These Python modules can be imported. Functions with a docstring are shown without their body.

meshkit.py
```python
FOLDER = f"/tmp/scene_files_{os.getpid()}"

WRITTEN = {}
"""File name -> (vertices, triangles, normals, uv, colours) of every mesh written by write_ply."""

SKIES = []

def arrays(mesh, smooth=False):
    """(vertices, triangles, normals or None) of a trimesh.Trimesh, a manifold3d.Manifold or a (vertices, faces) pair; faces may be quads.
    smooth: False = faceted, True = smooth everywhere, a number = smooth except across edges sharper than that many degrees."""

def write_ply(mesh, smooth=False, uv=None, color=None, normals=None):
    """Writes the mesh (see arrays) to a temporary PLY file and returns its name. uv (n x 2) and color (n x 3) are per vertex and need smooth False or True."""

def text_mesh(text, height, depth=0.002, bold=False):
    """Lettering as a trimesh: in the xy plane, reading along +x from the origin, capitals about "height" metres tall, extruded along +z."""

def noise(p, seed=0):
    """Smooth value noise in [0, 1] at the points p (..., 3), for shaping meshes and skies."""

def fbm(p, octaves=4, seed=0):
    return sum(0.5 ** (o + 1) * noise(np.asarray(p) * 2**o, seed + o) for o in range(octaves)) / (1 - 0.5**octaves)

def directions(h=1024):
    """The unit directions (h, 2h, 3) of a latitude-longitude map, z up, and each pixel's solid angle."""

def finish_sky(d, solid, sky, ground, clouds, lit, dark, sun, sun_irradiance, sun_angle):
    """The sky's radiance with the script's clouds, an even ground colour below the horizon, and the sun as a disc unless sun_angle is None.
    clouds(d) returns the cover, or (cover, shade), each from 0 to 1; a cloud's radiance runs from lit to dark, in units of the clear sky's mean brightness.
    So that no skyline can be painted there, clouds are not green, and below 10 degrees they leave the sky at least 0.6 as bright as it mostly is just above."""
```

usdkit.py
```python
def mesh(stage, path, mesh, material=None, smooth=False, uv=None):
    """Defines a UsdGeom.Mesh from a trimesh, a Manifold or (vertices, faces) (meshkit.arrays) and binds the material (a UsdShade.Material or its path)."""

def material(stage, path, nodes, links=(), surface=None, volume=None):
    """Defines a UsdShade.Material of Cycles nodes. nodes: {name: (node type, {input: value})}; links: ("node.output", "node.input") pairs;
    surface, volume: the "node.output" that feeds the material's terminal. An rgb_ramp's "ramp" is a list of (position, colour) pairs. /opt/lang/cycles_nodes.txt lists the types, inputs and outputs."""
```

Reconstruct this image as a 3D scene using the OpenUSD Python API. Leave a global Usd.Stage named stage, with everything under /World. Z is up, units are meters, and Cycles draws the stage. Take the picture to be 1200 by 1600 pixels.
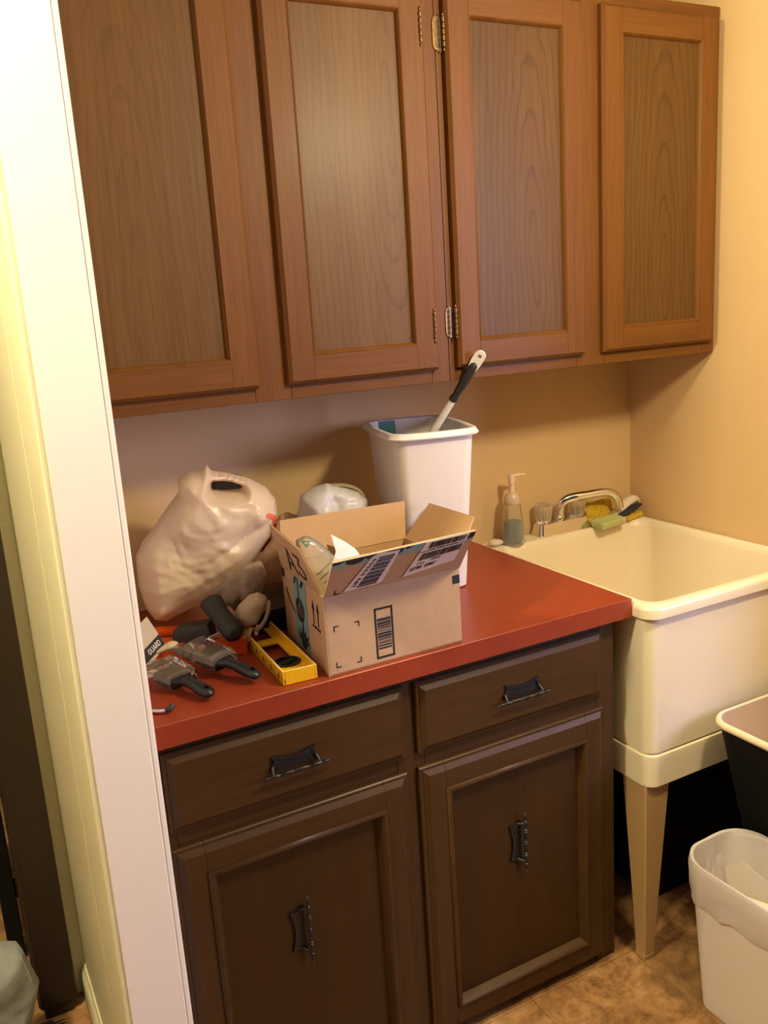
import math, random
import numpy as np
import trimesh
import shapely
from shapely.geometry import Polygon, Point, LineString
from shapely import affinity
from scipy.spatial import Delaunay
from manifold3d import Manifold
import meshkit, usdkit
from pxr import Usd, UsdGeom, UsdLux, UsdShade, Gf, Sdf

rng = random.Random(7)
stage = Usd.Stage.CreateInMemory()
UsdGeom.SetStageUpAxis(stage, UsdGeom.Tokens.z)
UsdGeom.SetStageMetersPerUnit(stage, 1.0)
UsdGeom.Xform.Define(stage, '/World')
UsdGeom.Scope.Define(stage, '/World/Looks')

# ------------------------------------------------------------------ camera
F_PX, YAW, PITCH, ROLL = 1380.95, 0.476, 0.228, -0.065
CAM = np.array([-1.908, -2.027, 1.573])
def cam_axes():
    cy, sy, cp, sp = math.cos(YAW), math.sin(YAW), math.cos(PITCH), math.sin(PITCH)
    d = np.array([sy*cp, cy*cp, -sp]); r = np.array([cy, -sy, 0.]); u = np.cross(r, d)
    c, s = math.cos(ROLL), math.sin(ROLL)
    return c*r + s*u, -s*r + c*u, d
R_, U_, D_ = cam_axes()
cam = UsdGeom.Camera.Define(stage, '/World/camera')
cam.CreateHorizontalApertureAttr(36.0); cam.CreateVerticalApertureAttr(48.0)
cam.CreateFocalLengthAttr(36.0*F_PX/1200); cam.CreateClippingRangeAttr(Gf.Vec2f(0.02, 100))
M = np.eye(4); M[0, :3], M[1, :3], M[2, :3], M[3, :3] = R_, U_, -D_, CAM
UsdGeom.Xformable(cam).AddTransformOp().Set(Gf.Matrix4d(*[float(v) for v in M.ravel()]))
cam.CreateExposureAttr(-0.10)

# ------------------------------------------------------------------ lights
def sphere_light(name, pos, radius, color, intensity):
    l = UsdLux.SphereLight.Define(stage, '/World/' + name)
    l.CreateRadiusAttr(radius); l.CreateColorAttr(Gf.Vec3f(*color)); l.CreateIntensityAttr(intensity)
    UsdGeom.Xformable(l).AddTranslateOp().Set(Gf.Vec3d(*pos)); return l
def rect_light(name, pos, target, w, h, color, intensity):
    l = UsdLux.RectLight.Define(stage, '/World/' + name)
    l.CreateWidthAttr(w); l.CreateHeightAttr(h); l.CreateColorAttr(Gf.Vec3f(*color)); l.CreateIntensityAttr(intensity)
    z = np.array(pos, float) - np.array(target, float); z /= np.linalg.norm(z)
    x = np.cross([0, 0, 1.], z); x /= np.linalg.norm(x); y = np.cross(z, x)
    m = np.eye(4); m[0, :3], m[1, :3], m[2, :3], m[3, :3] = x, y, z, pos
    UsdGeom.Xformable(l).AddTransformOp().Set(Gf.Matrix4d(*[float(v) for v in m.ravel()])); return l
sphere_light('ceiling_lamp_light', (-0.60, -1.38, 2.09), 0.085, (1.0, 0.82, 0.48), 235.0)      # laundry room ceiling lamp
sphere_light('hall_lamp_light', (-2.42, -0.98, 2.30), 0.07, (1.0, 0.89, 0.54), 600.0)           # lamp of the hall at the left
rect_light('window_daylight', (1.35, -3.0, 1.75), (-0.7, -0.4, 1.0), 0.9, 1.2, (0.66, 0.63, 1.0), 20.0)   # cool daylight behind, at the right
dome = UsdLux.DomeLight.Define(stage, '/World/ambient_light')
dome.CreateIntensityAttr(0.008); dome.CreateColorAttr(Gf.Vec3f(1.0, 0.86, 0.74))

# ------------------------------------------------------------------ naming helpers
taken = {}
def path_for(name, parent='/World'):
    n = taken.get((parent, name), 0); taken[(parent, name)] = n + 1
    return f'{parent}/{name}' + (f'_{n:03d}' if n else '')
base_of = {}
def tag(p, label=None, cat=None, group=None, kind=None):
    pr = stage.GetPrimAtPath(p)
    for k, v in (('label', label), ('category', cat), ('group', group), ('kind', kind)):
        if v: pr.SetCustomDataByKey(k, v)
    return p
def thing(name, label, cat, base, group=None, kind=None):
    p = path_for(name); x = UsdGeom.Xform.Define(stage, p)
    x.AddTranslateOp().Set(Gf.Vec3d(*[float(b) for b in base]))
    base_of[p] = np.array(base, float)
    return tag(p, label, cat, group, kind)
def group_part(name, parent):
    p = path_for(name, parent); UsdGeom.Xform.Define(stage, p); base_of[p] = base_of[parent]; return p
def put(name, mesh, mat, parent='/World', smooth=False, label=None, cat=None, kind=None, group=None):
    p = path_for(name, parent); b = base_of.get(parent, np.zeros(3))
    if isinstance(mesh, Manifold):
        mm = mesh.to_mesh(); mesh = trimesh.Trimesh(mm.vert_properties[:, :3], mm.tri_verts, process=False)
    mesh = mesh.copy(); mesh.vertices = np.asarray(mesh.vertices) - b
    usdkit.mesh(stage, p, mesh, mat, smooth=smooth)
    base_of[p] = b
    tag(p, label, cat, group, kind); return p

# ------------------------------------------------------------------ materials
def L(*c):  # sRGB 0..255 -> linear
    return tuple(((v/255)/12.92 if v/255 <= .04045 else ((v/255+.055)/1.055)**2.4) for v in c)
mats = {}
def simple(name, color, rough=.5, var=0.0, scale=8, bump=0.0, bscale=120, color2=None, stretch=(1, 1, 1), **kw):
    if name in mats: return mats[name]
    c = np.array(color); c2 = np.array(color2) if color2 is not None else c*(1-var)
    nodes = {'p': ('principled_bsdf', {'base_color': tuple(c), 'roughness': rough, **kw})}; links = []
    if var or color2 is not None or bump:
        nodes['g'] = ('geometry', {}); nodes['m'] = ('mapping', {'scale': stretch}); links.append(('g.position', 'm.vector'))
    if var or color2 is not None:
        nodes['n'] = ('noise_texture', {'scale': scale, 'detail': 5.0, 'roughness': .6})
        nodes['r'] = ('rgb_ramp', {'ramp': [(.3, tuple(c)), (.7, tuple(c2))]})
        links += [('m.vector', 'n.vector'), ('n.fac', 'r.fac'), ('r.color', 'p.base_color')]
    if bump:
        nodes['bn'] = ('noise_texture', {'scale': bscale, 'detail': 3.0}); nodes['b'] = ('bump', {'strength': bump, 'distance': .002})
        links += [('m.vector', 'bn.vector'), ('bn.fac', 'b.height'), ('b.normal', 'p.normal')]
    mats[name] = usdkit.material(stage, '/World/Looks/' + name, nodes, links, surface='p.BSDF'); return mats[name]

def wood(name, light, dark, axis='z', center=None, tilt=.15, rough=.5, ring=.35, coat=.22, bump=.12, spec=.5, crough=.22):
    """Stained wood: fine streaks along the axis, soft tone drift, and (with a centre) plain-sawn arches."""
    if name in mats: return mats[name]
    st = {'z': (1, 1, .045), 'x': (.045, 1, 1)}[axis]
    nodes = {'g': ('geometry', {}),
             'm1': ('mapping', {'scale': tuple(140*s for s in st)}), 'n1': ('noise_texture', {'scale': 1.0, 'detail': 4.0, 'roughness': .65}),
             'm2': ('mapping', {'scale': tuple(16*s for s in st)}), 'n2': ('noise_texture', {'scale': 1.0, 'detail': 3.0}),
             'mx': ('math', {'math_type': 'multiply_add', 'value2': .55}), 'mm': ('math', {'math_type': 'multiply', 'value2': .45}),
             'r': ('rgb_ramp', {'ramp': [(.30, dark), (.68, light)]}),
             'b': ('bump', {'strength': bump, 'distance': .0015}),
             'p': ('principled_bsdf', {'roughness': rough, 'coat_weight': coat, 'coat_roughness': crough, 'specular_ior_level': spec})}
    links = [('g.position', 'm1.vector'), ('m1.vector', 'n1.vector'), ('g.position', 'm2.vector'), ('m2.vector', 'n2.vector'),
             ('n2.fac', 'mm.value1'), ('n1.fac', 'mx.value1'), ('mm.value', 'mx.value3'), ('mx.value', 'r.fac'), ('n1.fac', 'b.height'), ('b.normal', 'p.normal')]
    out = 'r.color'
    if center is not None:
        cx, cz = center
        nodes.update({
            'w0': ('mapping', {'location': (-cx, 0.0, -cz)}),
            'wn': ('noise_texture', {'scale': 3.2, 'detail': 2.0}), 'ws': ('vector_math', {'math_type': 'multiply_add', 'vector2': (.05, .03, .0), 'vector3': (-.025, .31, 0)}),
            'wa': ('vector_math', {'math_type': 'add'}),
            'w1': ('mapping', {'rotation': (tilt, 0.0, 0.0), 'scale': (1.0, 1.0, 1.0)}),
            'wv': ('wave_texture', {'wave_type': 'rings', 'rings_direction': 'z', 'profile': 'saw', 'scale': 21.0, 'distortion': 1.6, 'detail': 2.0, 'detail_scale': 1.5}),
            'wr': ('rgb_ramp', {'ramp': [(0, (1, 1, 1)), (.7, (.96, .96, .96)), (.93, (.42, .38, .35)), (1, (.9, .9, .9))]}),
            'wm': ('mix_color', {'blend_type': 'multiply', 'fac': ring})})
        links += [('g.position', 'w0.vector'), ('w0.vector', 'wn.vector'), ('wn.color', 'ws.vector1'), ('w0.vector', 'wa.vector1'), ('ws.vector', 'wa.vector2'),
                  ('wa.vector', 'w1.vector'), ('w1.vector', 'wv.vector'), ('wv.fac', 'wr.fac'), ('r.color', 'wm.a'), ('wr.color', 'wm.b')]
        out = 'wm.result'
    links.append((out, 'p.base_color'))
    mats[name] = usdkit.material(stage, '/World/Looks/' + name, nodes, links, surface='p.BSDF'); return mats[name]

def plastic_film(name, color, trans=.45, rough=.35, alpha=1.0, bump=.25, bscale=55):
    """Thin bag plastic: diffuse and translucent with a soft gloss; alpha < 1 lets some light straight through."""
    if name in mats: return mats[name]
    nodes = {'g': ('geometry', {}), 'n': ('noise_texture', {'type': 'ridged_multifractal', 'scale': bscale*.35, 'detail': 3.0, 'distortion': .9}), 'b': ('bump', {'strength': bump, 'distance': .004}),
             'p': ('principled_bsdf', {'base_color': color, 'roughness': rough, 'specular_ior_level': .5}),
             't': ('translucent_bsdf', {'color': color}), 'm': ('mix_closure', {'fac': trans}),
             'tr': ('transparent_bsdf', {'color': (1, 1, 1)}), 'm2': ('mix_closure', {'fac': 1-alpha})}
    links = [('g.position', 'n.vector'), ('n.fac', 'b.height'), ('b.normal', 'p.normal'), ('p.BSDF', 'm.closure1'), ('t.BSDF', 'm.closure2'), ('m.closure', 'm2.closure1'), ('tr.BSDF', 'm2.closure2')]
    mats[name] = usdkit.material(stage, '/World/Looks/' + name, nodes, links, surface='m2.closure'); return mats[name]

def clear_film(name, tint=(.95, .94, .9), diff=.05, gloss_rough=.10):
    if name in mats: return mats[name]
    nodes = {'g': ('geometry', {}), 'n': ('noise_texture', {'scale': 45.0, 'detail': 2.0}), 'b': ('bump', {'strength': .22, 'distance': .003}),
             't': ('transparent_bsdf', {'color': tint}), 'd': ('diffuse_bsdf', {'color': (.8, .77, .7)}), 'gl': ('glossy_bsdf', {'color': (1, 1, 1), 'roughness': gloss_rough}),
             'f': ('fresnel', {'IOR': 1.5}), 'm1': ('mix_closure', {'fac': diff}), 'm2': ('mix_closure', {})}
    links = [('g.position', 'n.vector'), ('n.fac', 'b.height'), ('b.normal', 'gl.normal'), ('t.BSDF', 'm1.closure1'), ('d.BSDF', 'm1.closure2'), ('f.fac', 'm2.fac'), ('m1.closure', 'm2.closure1'), ('gl.BSDF', 'm2.closure2')]
    mats[name] = usdkit.material(stage, '/World/Looks/' + name, nodes, links, surface='m2.closure'); return mats[name]

WALL = simple('wall_paint', (.66, .455, .235), .55, var=.05, scale=3, bump=.05, bscale=260)
WHITE = simple('white_trim_paint', (.90, .84, .79), .32, bump=.10, bscale=38, coat_weight=.3, coat_roughness=.15)
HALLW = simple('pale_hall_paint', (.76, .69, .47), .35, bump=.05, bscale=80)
CEIL = simple('ceiling_paint', (.5, .46, .40), .8)
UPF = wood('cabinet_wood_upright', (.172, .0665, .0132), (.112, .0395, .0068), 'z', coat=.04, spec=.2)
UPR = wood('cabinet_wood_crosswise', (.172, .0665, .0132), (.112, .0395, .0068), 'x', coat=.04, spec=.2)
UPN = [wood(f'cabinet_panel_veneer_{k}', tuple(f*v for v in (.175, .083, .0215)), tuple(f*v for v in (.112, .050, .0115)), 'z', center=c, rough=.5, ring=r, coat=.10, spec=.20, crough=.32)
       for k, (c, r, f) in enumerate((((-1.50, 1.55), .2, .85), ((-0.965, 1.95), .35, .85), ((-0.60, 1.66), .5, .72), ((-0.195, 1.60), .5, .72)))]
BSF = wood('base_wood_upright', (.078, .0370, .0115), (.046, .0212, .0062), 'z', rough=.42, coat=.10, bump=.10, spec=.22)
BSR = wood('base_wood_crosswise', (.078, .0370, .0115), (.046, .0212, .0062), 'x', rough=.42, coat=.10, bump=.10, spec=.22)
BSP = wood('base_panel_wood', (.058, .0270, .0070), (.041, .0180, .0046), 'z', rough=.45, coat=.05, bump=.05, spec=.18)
DARKIN = simple('cabinet_inside_dark', (.05, .03, .018), .8)
LAMIN = simple('red_laminate', (.30, .043, .0150), .36, var=.14, scale=26, bump=.04, bscale=420)
SINKM = simple('cream_sink_plastic', (.84, .735, .545), .34, var=.05, scale=4, bump=.03, bscale=90)
LEGM = simple('tan_leg_steel', (.46, .29, .13), .45)
CHROME = simple('chrome', (.80, .78, .74), .10, metallic=1.0)
BRASS = simple('aged_brass', (.30, .19, .09), .34, metallic=1.0, var=.5, scale=160)
IRON = simple('dark_pewter', (.075, .070, .072), .42, metallic=.85, var=.5, scale=220, bump=.3, bscale=300)
BINM = simple('white_bin_plastic', (.80, .76, .75), .38, bump=.03, bscale=200)
BIN2M = simple('white_trash_can_plastic', (.84, .76, .72), .40, bump=.03, bscale=200)
BLACKP = simple('black_plastic', (.012, .012, .012), .38)
BLACKR = simple('black_rubber', (.016, .0155, .015), .55, bump=.08, bscale=300)
GREYD = simple('dark_grey_plastic', (.030, .028, .026), .5)
WHITEP = simple('white_plastic', (.84, .80, .76), .30)
CARD = simple('cardboard_outside', (.54, .355, .215), .82, var=.09, scale=30, bump=.06, bscale=90)
CARDIN = simple('cardboard_inside', (.50, .31, .15), .85, var=.07, scale=18, stretch=(1, 1, .06), bump=.08, bscale=80)
CARDEDGE = simple('cardboard_edge', (.30, .17, .08), .9)
INK = simple('black_ink', (.018, .016, .018), .6)
LABEL = simple('label_paper', (.80, .74, .74), .5)
TAPE = simple('pale_blue_tape', (.22, .40, .42), .35)
GREENINK = simple('green_ink', (.05, .23, .12), .5)
YEL = simple('yellow_level_paint', (.90, .52, .012), .35, var=.1, scale=60)
YELW = simple('worn_edge_paint', (.86, .66, .25), .5)
ORANGE = simple('orange_plastic', (.90, .115, .010), .38, var=.12, scale=45)
GLOVE = simple('cream_leather', (.58, .44, .30), .8, var=.2, scale=60, bump=.3, bscale=150)
BAG = plastic_film('tan_bag_plastic', (.84, .69, .54), .36, .30, bump=.30, bscale=70)
BAGW = plastic_film('white_bag_plastic', (.86, .82, .82), .35, .32, bump=.3, bscale=60)
LINER = plastic_film('trash_liner_plastic', (.90, .84, .82), .40, .30, bump=.5, bscale=60)
FILM = clear_film('clear_packaging_film')
PILLOW = clear_film('clear_air_pillow_film', (.97, .97, .93), .30, .15)
PAPER = simple("white_paper", (.95, .95, .95), .7)
KRAFT = simple('kraft_paper', (.42, .25, .12), .8)
BRISTLE = simple('dark_bristles', (.20, .15, .10), .7, var=.5, scale=40, stretch=(1, 12, 12))
STEEL = simple('brushed_steel', (.62, .60, .57), .3, metallic=1.0)
REDINK = simple('red_bag_print', (.72, .13, .06), .5)
GREENS = simple('green_sponge', (.50, .52, .20), .9, var=.18, scale=160, bump=.5, bscale=420)
YELS = simple('yellow_sponge', (.68, .44, .030), .9, var=.3, scale=120, bump=.6, bscale=300)
MATTE = simple('matte_black_plastic', (.006, .006, .005), .75, specular_ior_level=.15)
NAVY = simple('navy_plastic', (.012, .013, .028), .45)
SOAPB = usdkit.material(stage, '/World/Looks/clear_bottle_plastic', {'p': ('principled_bsdf', {'base_color': (.93, .92, .88), 'roughness': .06, 'ior': 1.30, 'transmission_weight': .93})}, [], surface='p.BSDF')
ACRYL = usdkit.material(stage, '/World/Looks/clear_acrylic', {'p': ('principled_bsdf', {'base_color': (.93, .86, .80), 'roughness': .08, 'ior': 1.45, 'transmission_weight': .88})}, [], surface='p.BSDF')
SOAPL = simple('blue_grey_soap', (.22, .27, .27), .25)
PUMP = simple('pump_plastic', (.78, .60, .48), .4)
TEAL = simple('teal_label', (.10, .30, .26), .5)
CLOTH = simple('blue_grey_cloth', (.31, .32, .33), .9, var=.3, scale=22, bump=.3, bscale=600)
KNIT = simple('cream_knit', (.66, .58, .44), .95, bump=.6, bscale=260)
DOORW = wood('dark_post_wood', (.022, .011, .005), (.012, .006, .003), 'z', rough=.5, coat=.12, bump=.05)
BLKWOOD = simple('black_chair_paint', (.006, .005, .004), .75, specular_ior_level=.2)
RUGM = simple('dark_navy_rug', (.022, .022, .035), .95, bump=.5, bscale=500)
CREAMP = simple('cream_tub_rim_plastic', (.80, .66, .46), .42)
LENS = simple('dark_green_vial', (.015, .022, .012), .12)

def slate(name):
    nodes = {'g': ('geometry', {}), 'n': ('noise_texture', {'scale': 9.0, 'detail': 8.0, 'roughness': .70, 'distortion': 1.2}),
             'n2': ('noise_texture', {'scale': 34.0, 'detail': 5.0, 'roughness': .7}),
             'v': ('voronoi_texture', {'feature': 'distance_to_edge', 'scale': 7.5}), 'vn': ('noise_texture', {'scale': 9.0, 'detail': 3.0}),
             'va': ('vector_math', {'math_type': 'multiply_add', 'vector2': (.16, .16, .16)}),
             'r': ('rgb_ramp', {'ramp': [(.30, (.150, .072, .027)), (.47, (.34, .175, .070)), (.62, (.48, .27, .118)), (.75, (.56, .36, .19))]}),
             'r2': ('rgb_ramp', {'ramp': [(.32, (.50, .45, .38)), (.50, (.92, .90, .88)), (.68, (1.12, 1.10, 1.08))]}), 'mx': ('mix_color', {'blend_type': 'multiply', 'fac': .8}),
             'r3': ('rgb_ramp', {'ramp': [(0, (.45, .40, .36)), (.035, (1, 1, 1))]}), 'mv': ('mix_color', {'blend_type': 'multiply', 'fac': .14}),
             'b': ('bump', {'strength': .25, 'distance': .003}), 'p': ('principled_bsdf', {'roughness': .42})}
    links = [('g.position', 'n.vector'), ('g.position', 'n2.vector'), ('g.position', 'vn.vector'), ('vn.color', 'va.vector1'), ('g.position', 'va.vector3'), ('va.vector', 'v.vector'),
             ('n.fac', 'r.fac'), ('n2.fac', 'r2.fac'), ('r.color', 'mx.a'), ('r2.color', 'mx.b'), ('v.distance', 'r3.fac'), ('mx.result', 'mv.a'), ('r3.color', 'mv.b'),
             ('mv.result', 'p.base_color'), ('n2.fac', 'b.height'), ('b.normal', 'p.normal')]
    return usdkit.material(stage, '/World/Looks/' + name, nodes, links, surface='p.BSDF')
SLATE = slate('slate_look_vinyl')
GROUT = simple('tile_seam', (.10, .055, .025), .8)

# ------------------------------------------------------------------ mesh helpers
def hull(pts):
    return Manifold.hull_points(np.asarray(pts, float))
def to_tri(m):
    if isinstance(m, Manifold):
        mm = m.to_mesh(); return trimesh.Trimesh(mm.vert_properties[:, :3], mm.tri_verts, process=False)
    return m
def cat(*ms): return trimesh.util.concatenate([to_tri(m) for m in ms])
def mbox(lo, hi, c=.0):
    lo, hi = np.array(lo, float), np.array(hi, float); lo, hi = np.minimum(lo, hi), np.maximum(lo, hi)
    c = min(c, .49*float((hi-lo).min()))
    pts = []
    for k in range(3):
        for s in np.ndindex(2, 2, 2):
            p = np.where(s, hi, lo).astype(float); ins = np.where(s, -c, c); ins[k] = 0
            pts.append(p + ins)
    return hull(pts)
def xf(mesh, rz=0, ry=0, rx=0, t=(0, 0, 0)):
    m = to_tri(mesh).copy()
    T = trimesh.transformations.euler_matrix(rx, ry, rz, 'sxyz'); m.apply_transform(T); m.apply_translation(t); return m
def loft(rings, cap0=True, cap1=True, close=True):
    """rings: list of (n,3) loops with equal counts."""
    R = np.array(rings, float); k, n, _ = R.shape; v = R.reshape(-1, 3); f = []
    for i in range(k-1):
        for j in range(n if close else n-1):
            a, b = i*n+j, i*n+(j+1) % n; f += [[a, b, b+n], [a, b+n, a+n]]
    v = list(map(tuple, v))
    if cap0: v.append(tuple(R[0].mean(0))); c = len(v)-1; f += [[c, (j+1) % n, j] for j in range(n)]
    if cap1: v.append(tuple(R[-1].mean(0))); c = len(v)-1; o = (k-1)*n; f += [[c, o+j, o+(j+1) % n] for j in range(n)]
    return trimesh.Trimesh(np.array(v), np.array(f), process=False)
def rrect(x0, x1, y0, y1, r, z, n=6):
    p = []
    for cx, cy, a0 in ((x1-r, y0+r, -90), (x1-r, y1-r, 0), (x0+r, y1-r, 90), (x0+r, y0+r, 180)):
        for k in range(n+1):
            a = math.radians(a0 + 90*k/n); p.append((cx+r*math.cos(a), cy+r*math.sin(a), z))
    return p
def frames(P):
    P = np.asarray(P, float); T = np.gradient(P, axis=0); T /= np.linalg.norm(T, axis=1, keepdims=True)+1e-12
    ref = np.array([0, 0, 1.]) if abs(T[0, 2]) < .9 else np.array([1., 0, 0]); A = []
    a = np.cross(T[0], ref); a /= np.linalg.norm(a)
    for t in T:
        a = a - t*(a@t); a /= np.linalg.norm(a)+1e-12; A.append(a)
    A = np.array(A); return T, A, np.cross(T, A)
def tube(P, rad, n=14, sx=1.0, sy=1.0):
    T, A, B = frames(P); rad = np.broadcast_to(rad, (len(P),)); ang = np.arange(n)*2*np.pi/n
    return loft([np.asarray(p) + r*(sx*np.cos(ang)[:, None]*a + sy*np.sin(ang)[:, None]*b) for p, r, a, b in zip(P, rad, A, B)])
def spline(pts, n=40):
    from scipy.interpolate import CubicSpline
    pts = np.asarray(pts, float); d = np.r_[0, np.cumsum(np.linalg.norm(np.diff(pts, axis=0), axis=1))]
    return CubicSpline(d, pts)(np.linspace(0, d[-1], n))
def lathe(prof, c, n=40, flute=0, fl_amp=0):
    rings = []
    for r, z in prof:
        a = np.arange(n)*2*np.pi/n; rr = r*(1+fl_amp*np.cos(flute*a)) if flute else np.full(n, r)
        rings.append(np.c_[c[0]+rr*np.cos(a), c[1]+rr*np.sin(a), np.full(n, c[2]+z)])
    return loft(rings)
def extrude(poly, h):
    ps = getattr(poly, 'geoms', [poly])
    return trimesh.util.concatenate([trimesh.creation.extrude_polygon(p, h, engine='earcut') for p in ps])
def onto(mesh, o, ex, ey, ez=None):
    """local xyz mesh -> o + x ex + y ey + z ez"""
    ex, ey = np.array(ex, float), np.array(ey, float)
    if ez is None: ez = np.cross(ex, ey); ez /= np.linalg.norm(ez)
    m = to_tri(mesh).copy(); v = np.asarray(m.vertices); m.vertices = np.array(o, float) + v[:, :1]*ex + v[:, 1:2]*ey + v[:, 2:]*np.array(ez, float)
    if np.linalg.det(np.array([ex, ey, ez])) < 0: m.invert()
    return m
def slab(x0, x1, z0, z1, yf, yb, bev, bd):
    """board facing -y whose front edges are bevelled by bev over the depth bd"""
    pts = [(x, yb, z) for x in (x0, x1) for z in (z0, z1)] + [(x, yf+bd, z) for x in (x0, x1) for z in (z0, z1)] + \
          [(x, yf, z) for x in (x0+bev, x1-bev) for z in (z0+bev, z1-bev)]
    return hull(pts)
def lipped(x0, x1, z0, z1, yf, yb):
    """board whose front edge has a thin lip, a step and a cove-like bevel"""
    return slab(x0, x1, z0, z1, yf+.0085, yb, .0025, .0025) + slab(x0+.0075, x1-.0075, z0+.0075, z1-.0075, yf, yb, .0105, .0075)
def ring(x0, x1, z0, z1, prof):
    """mitred moulding round a rectangle facing -y; prof: (inset, y)"""
    rs = [[(x0+i, y, z0+i), (x1-i, y, z0+i), (x1-i, y, z1-i), (x0+i, y, z1-i)] for i, y in prof]
    return loft(rs, False, False)
def quad_slab(q, th):
    """four corners (a,b,c,d) -> sheet of thickness th going against its normal"""
    q = np.array(q, float); n = np.cross(q[1]-q[0], q[3]-q[0]); n /= np.linalg.norm(n)
    G = []
    return trimesh.Trimesh(np.vstack([q, q-n*th]), [[0, 1, 2], [0, 2, 3], [6, 5, 4], [7, 6, 4], [0, 4, 5], [0, 5, 1], [1, 5, 6], [1, 6, 2], [2, 6, 7], [2, 7, 3], [3, 7, 4], [3, 4, 0]], process=False)
def on_quad(q, mesh, lift=.0004):
    """mesh with x, y in 0..1 (z = thickness) laid onto the quad a(0,0) b(1,0) c(1,1) d(0,1)"""
    q = np.array(q, float); n = np.cross(q[1]-q[0], q[3]-q[0]); n /= np.linalg.norm(n)
    m = to_tri(mesh).copy(); v = np.asarray(m.vertices); u, w = v[:, :1], v[:, 1:2]
    m.vertices = (1-u)*(1-w)*q[0] + u*(1-w)*q[1] + u*w*q[2] + (1-u)*w*q[3] + n*(lift + v[:, 2:]); return m
def rects(rs, h=.0003):
    return trimesh.util.concatenate([extrude(shapely.box(*r), h) for r in rs])
def barcode(x0, x1, y0, y1, n, seed, vertical=True):
    r = random.Random(seed); out = []; t = 0; w = (x1-x0) if vertical else (y1-y0); tot = []
    for _ in range(n): tot.append((r.choice((1, 1, 2, 3)), r.choice((1, 1, 2))))
    s = w/sum(a+b for a, b in tot); p = x0 if vertical else y0
    for a, b in tot:
        out.append((p, y0, p+a*s, y1) if vertical else (x0, p, x1, p+a*s)); p += (a+b)*s
    return out
def text_in(text, x0, x1, y0, y1, bold=False):
    m = meshkit.text_mesh(text, 1.0, .0003, bold); v = np.asarray(m.vertices); lo, hi = v.min(0), v.max(0)
    v2 = v.copy(); v2[:, 0] = x0 + (v[:, 0]-lo[0])/(hi[0]-lo[0])*(x1-x0); v2[:, 1] = y0 + (v[:, 1]-lo[1])/(hi[1]-lo[1])*(y1-y0); v2[:, 2] = np.where(v[:, 2] > lo[2]+1e-6, .0003, 0)
    m.vertices = v2; return m
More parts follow.
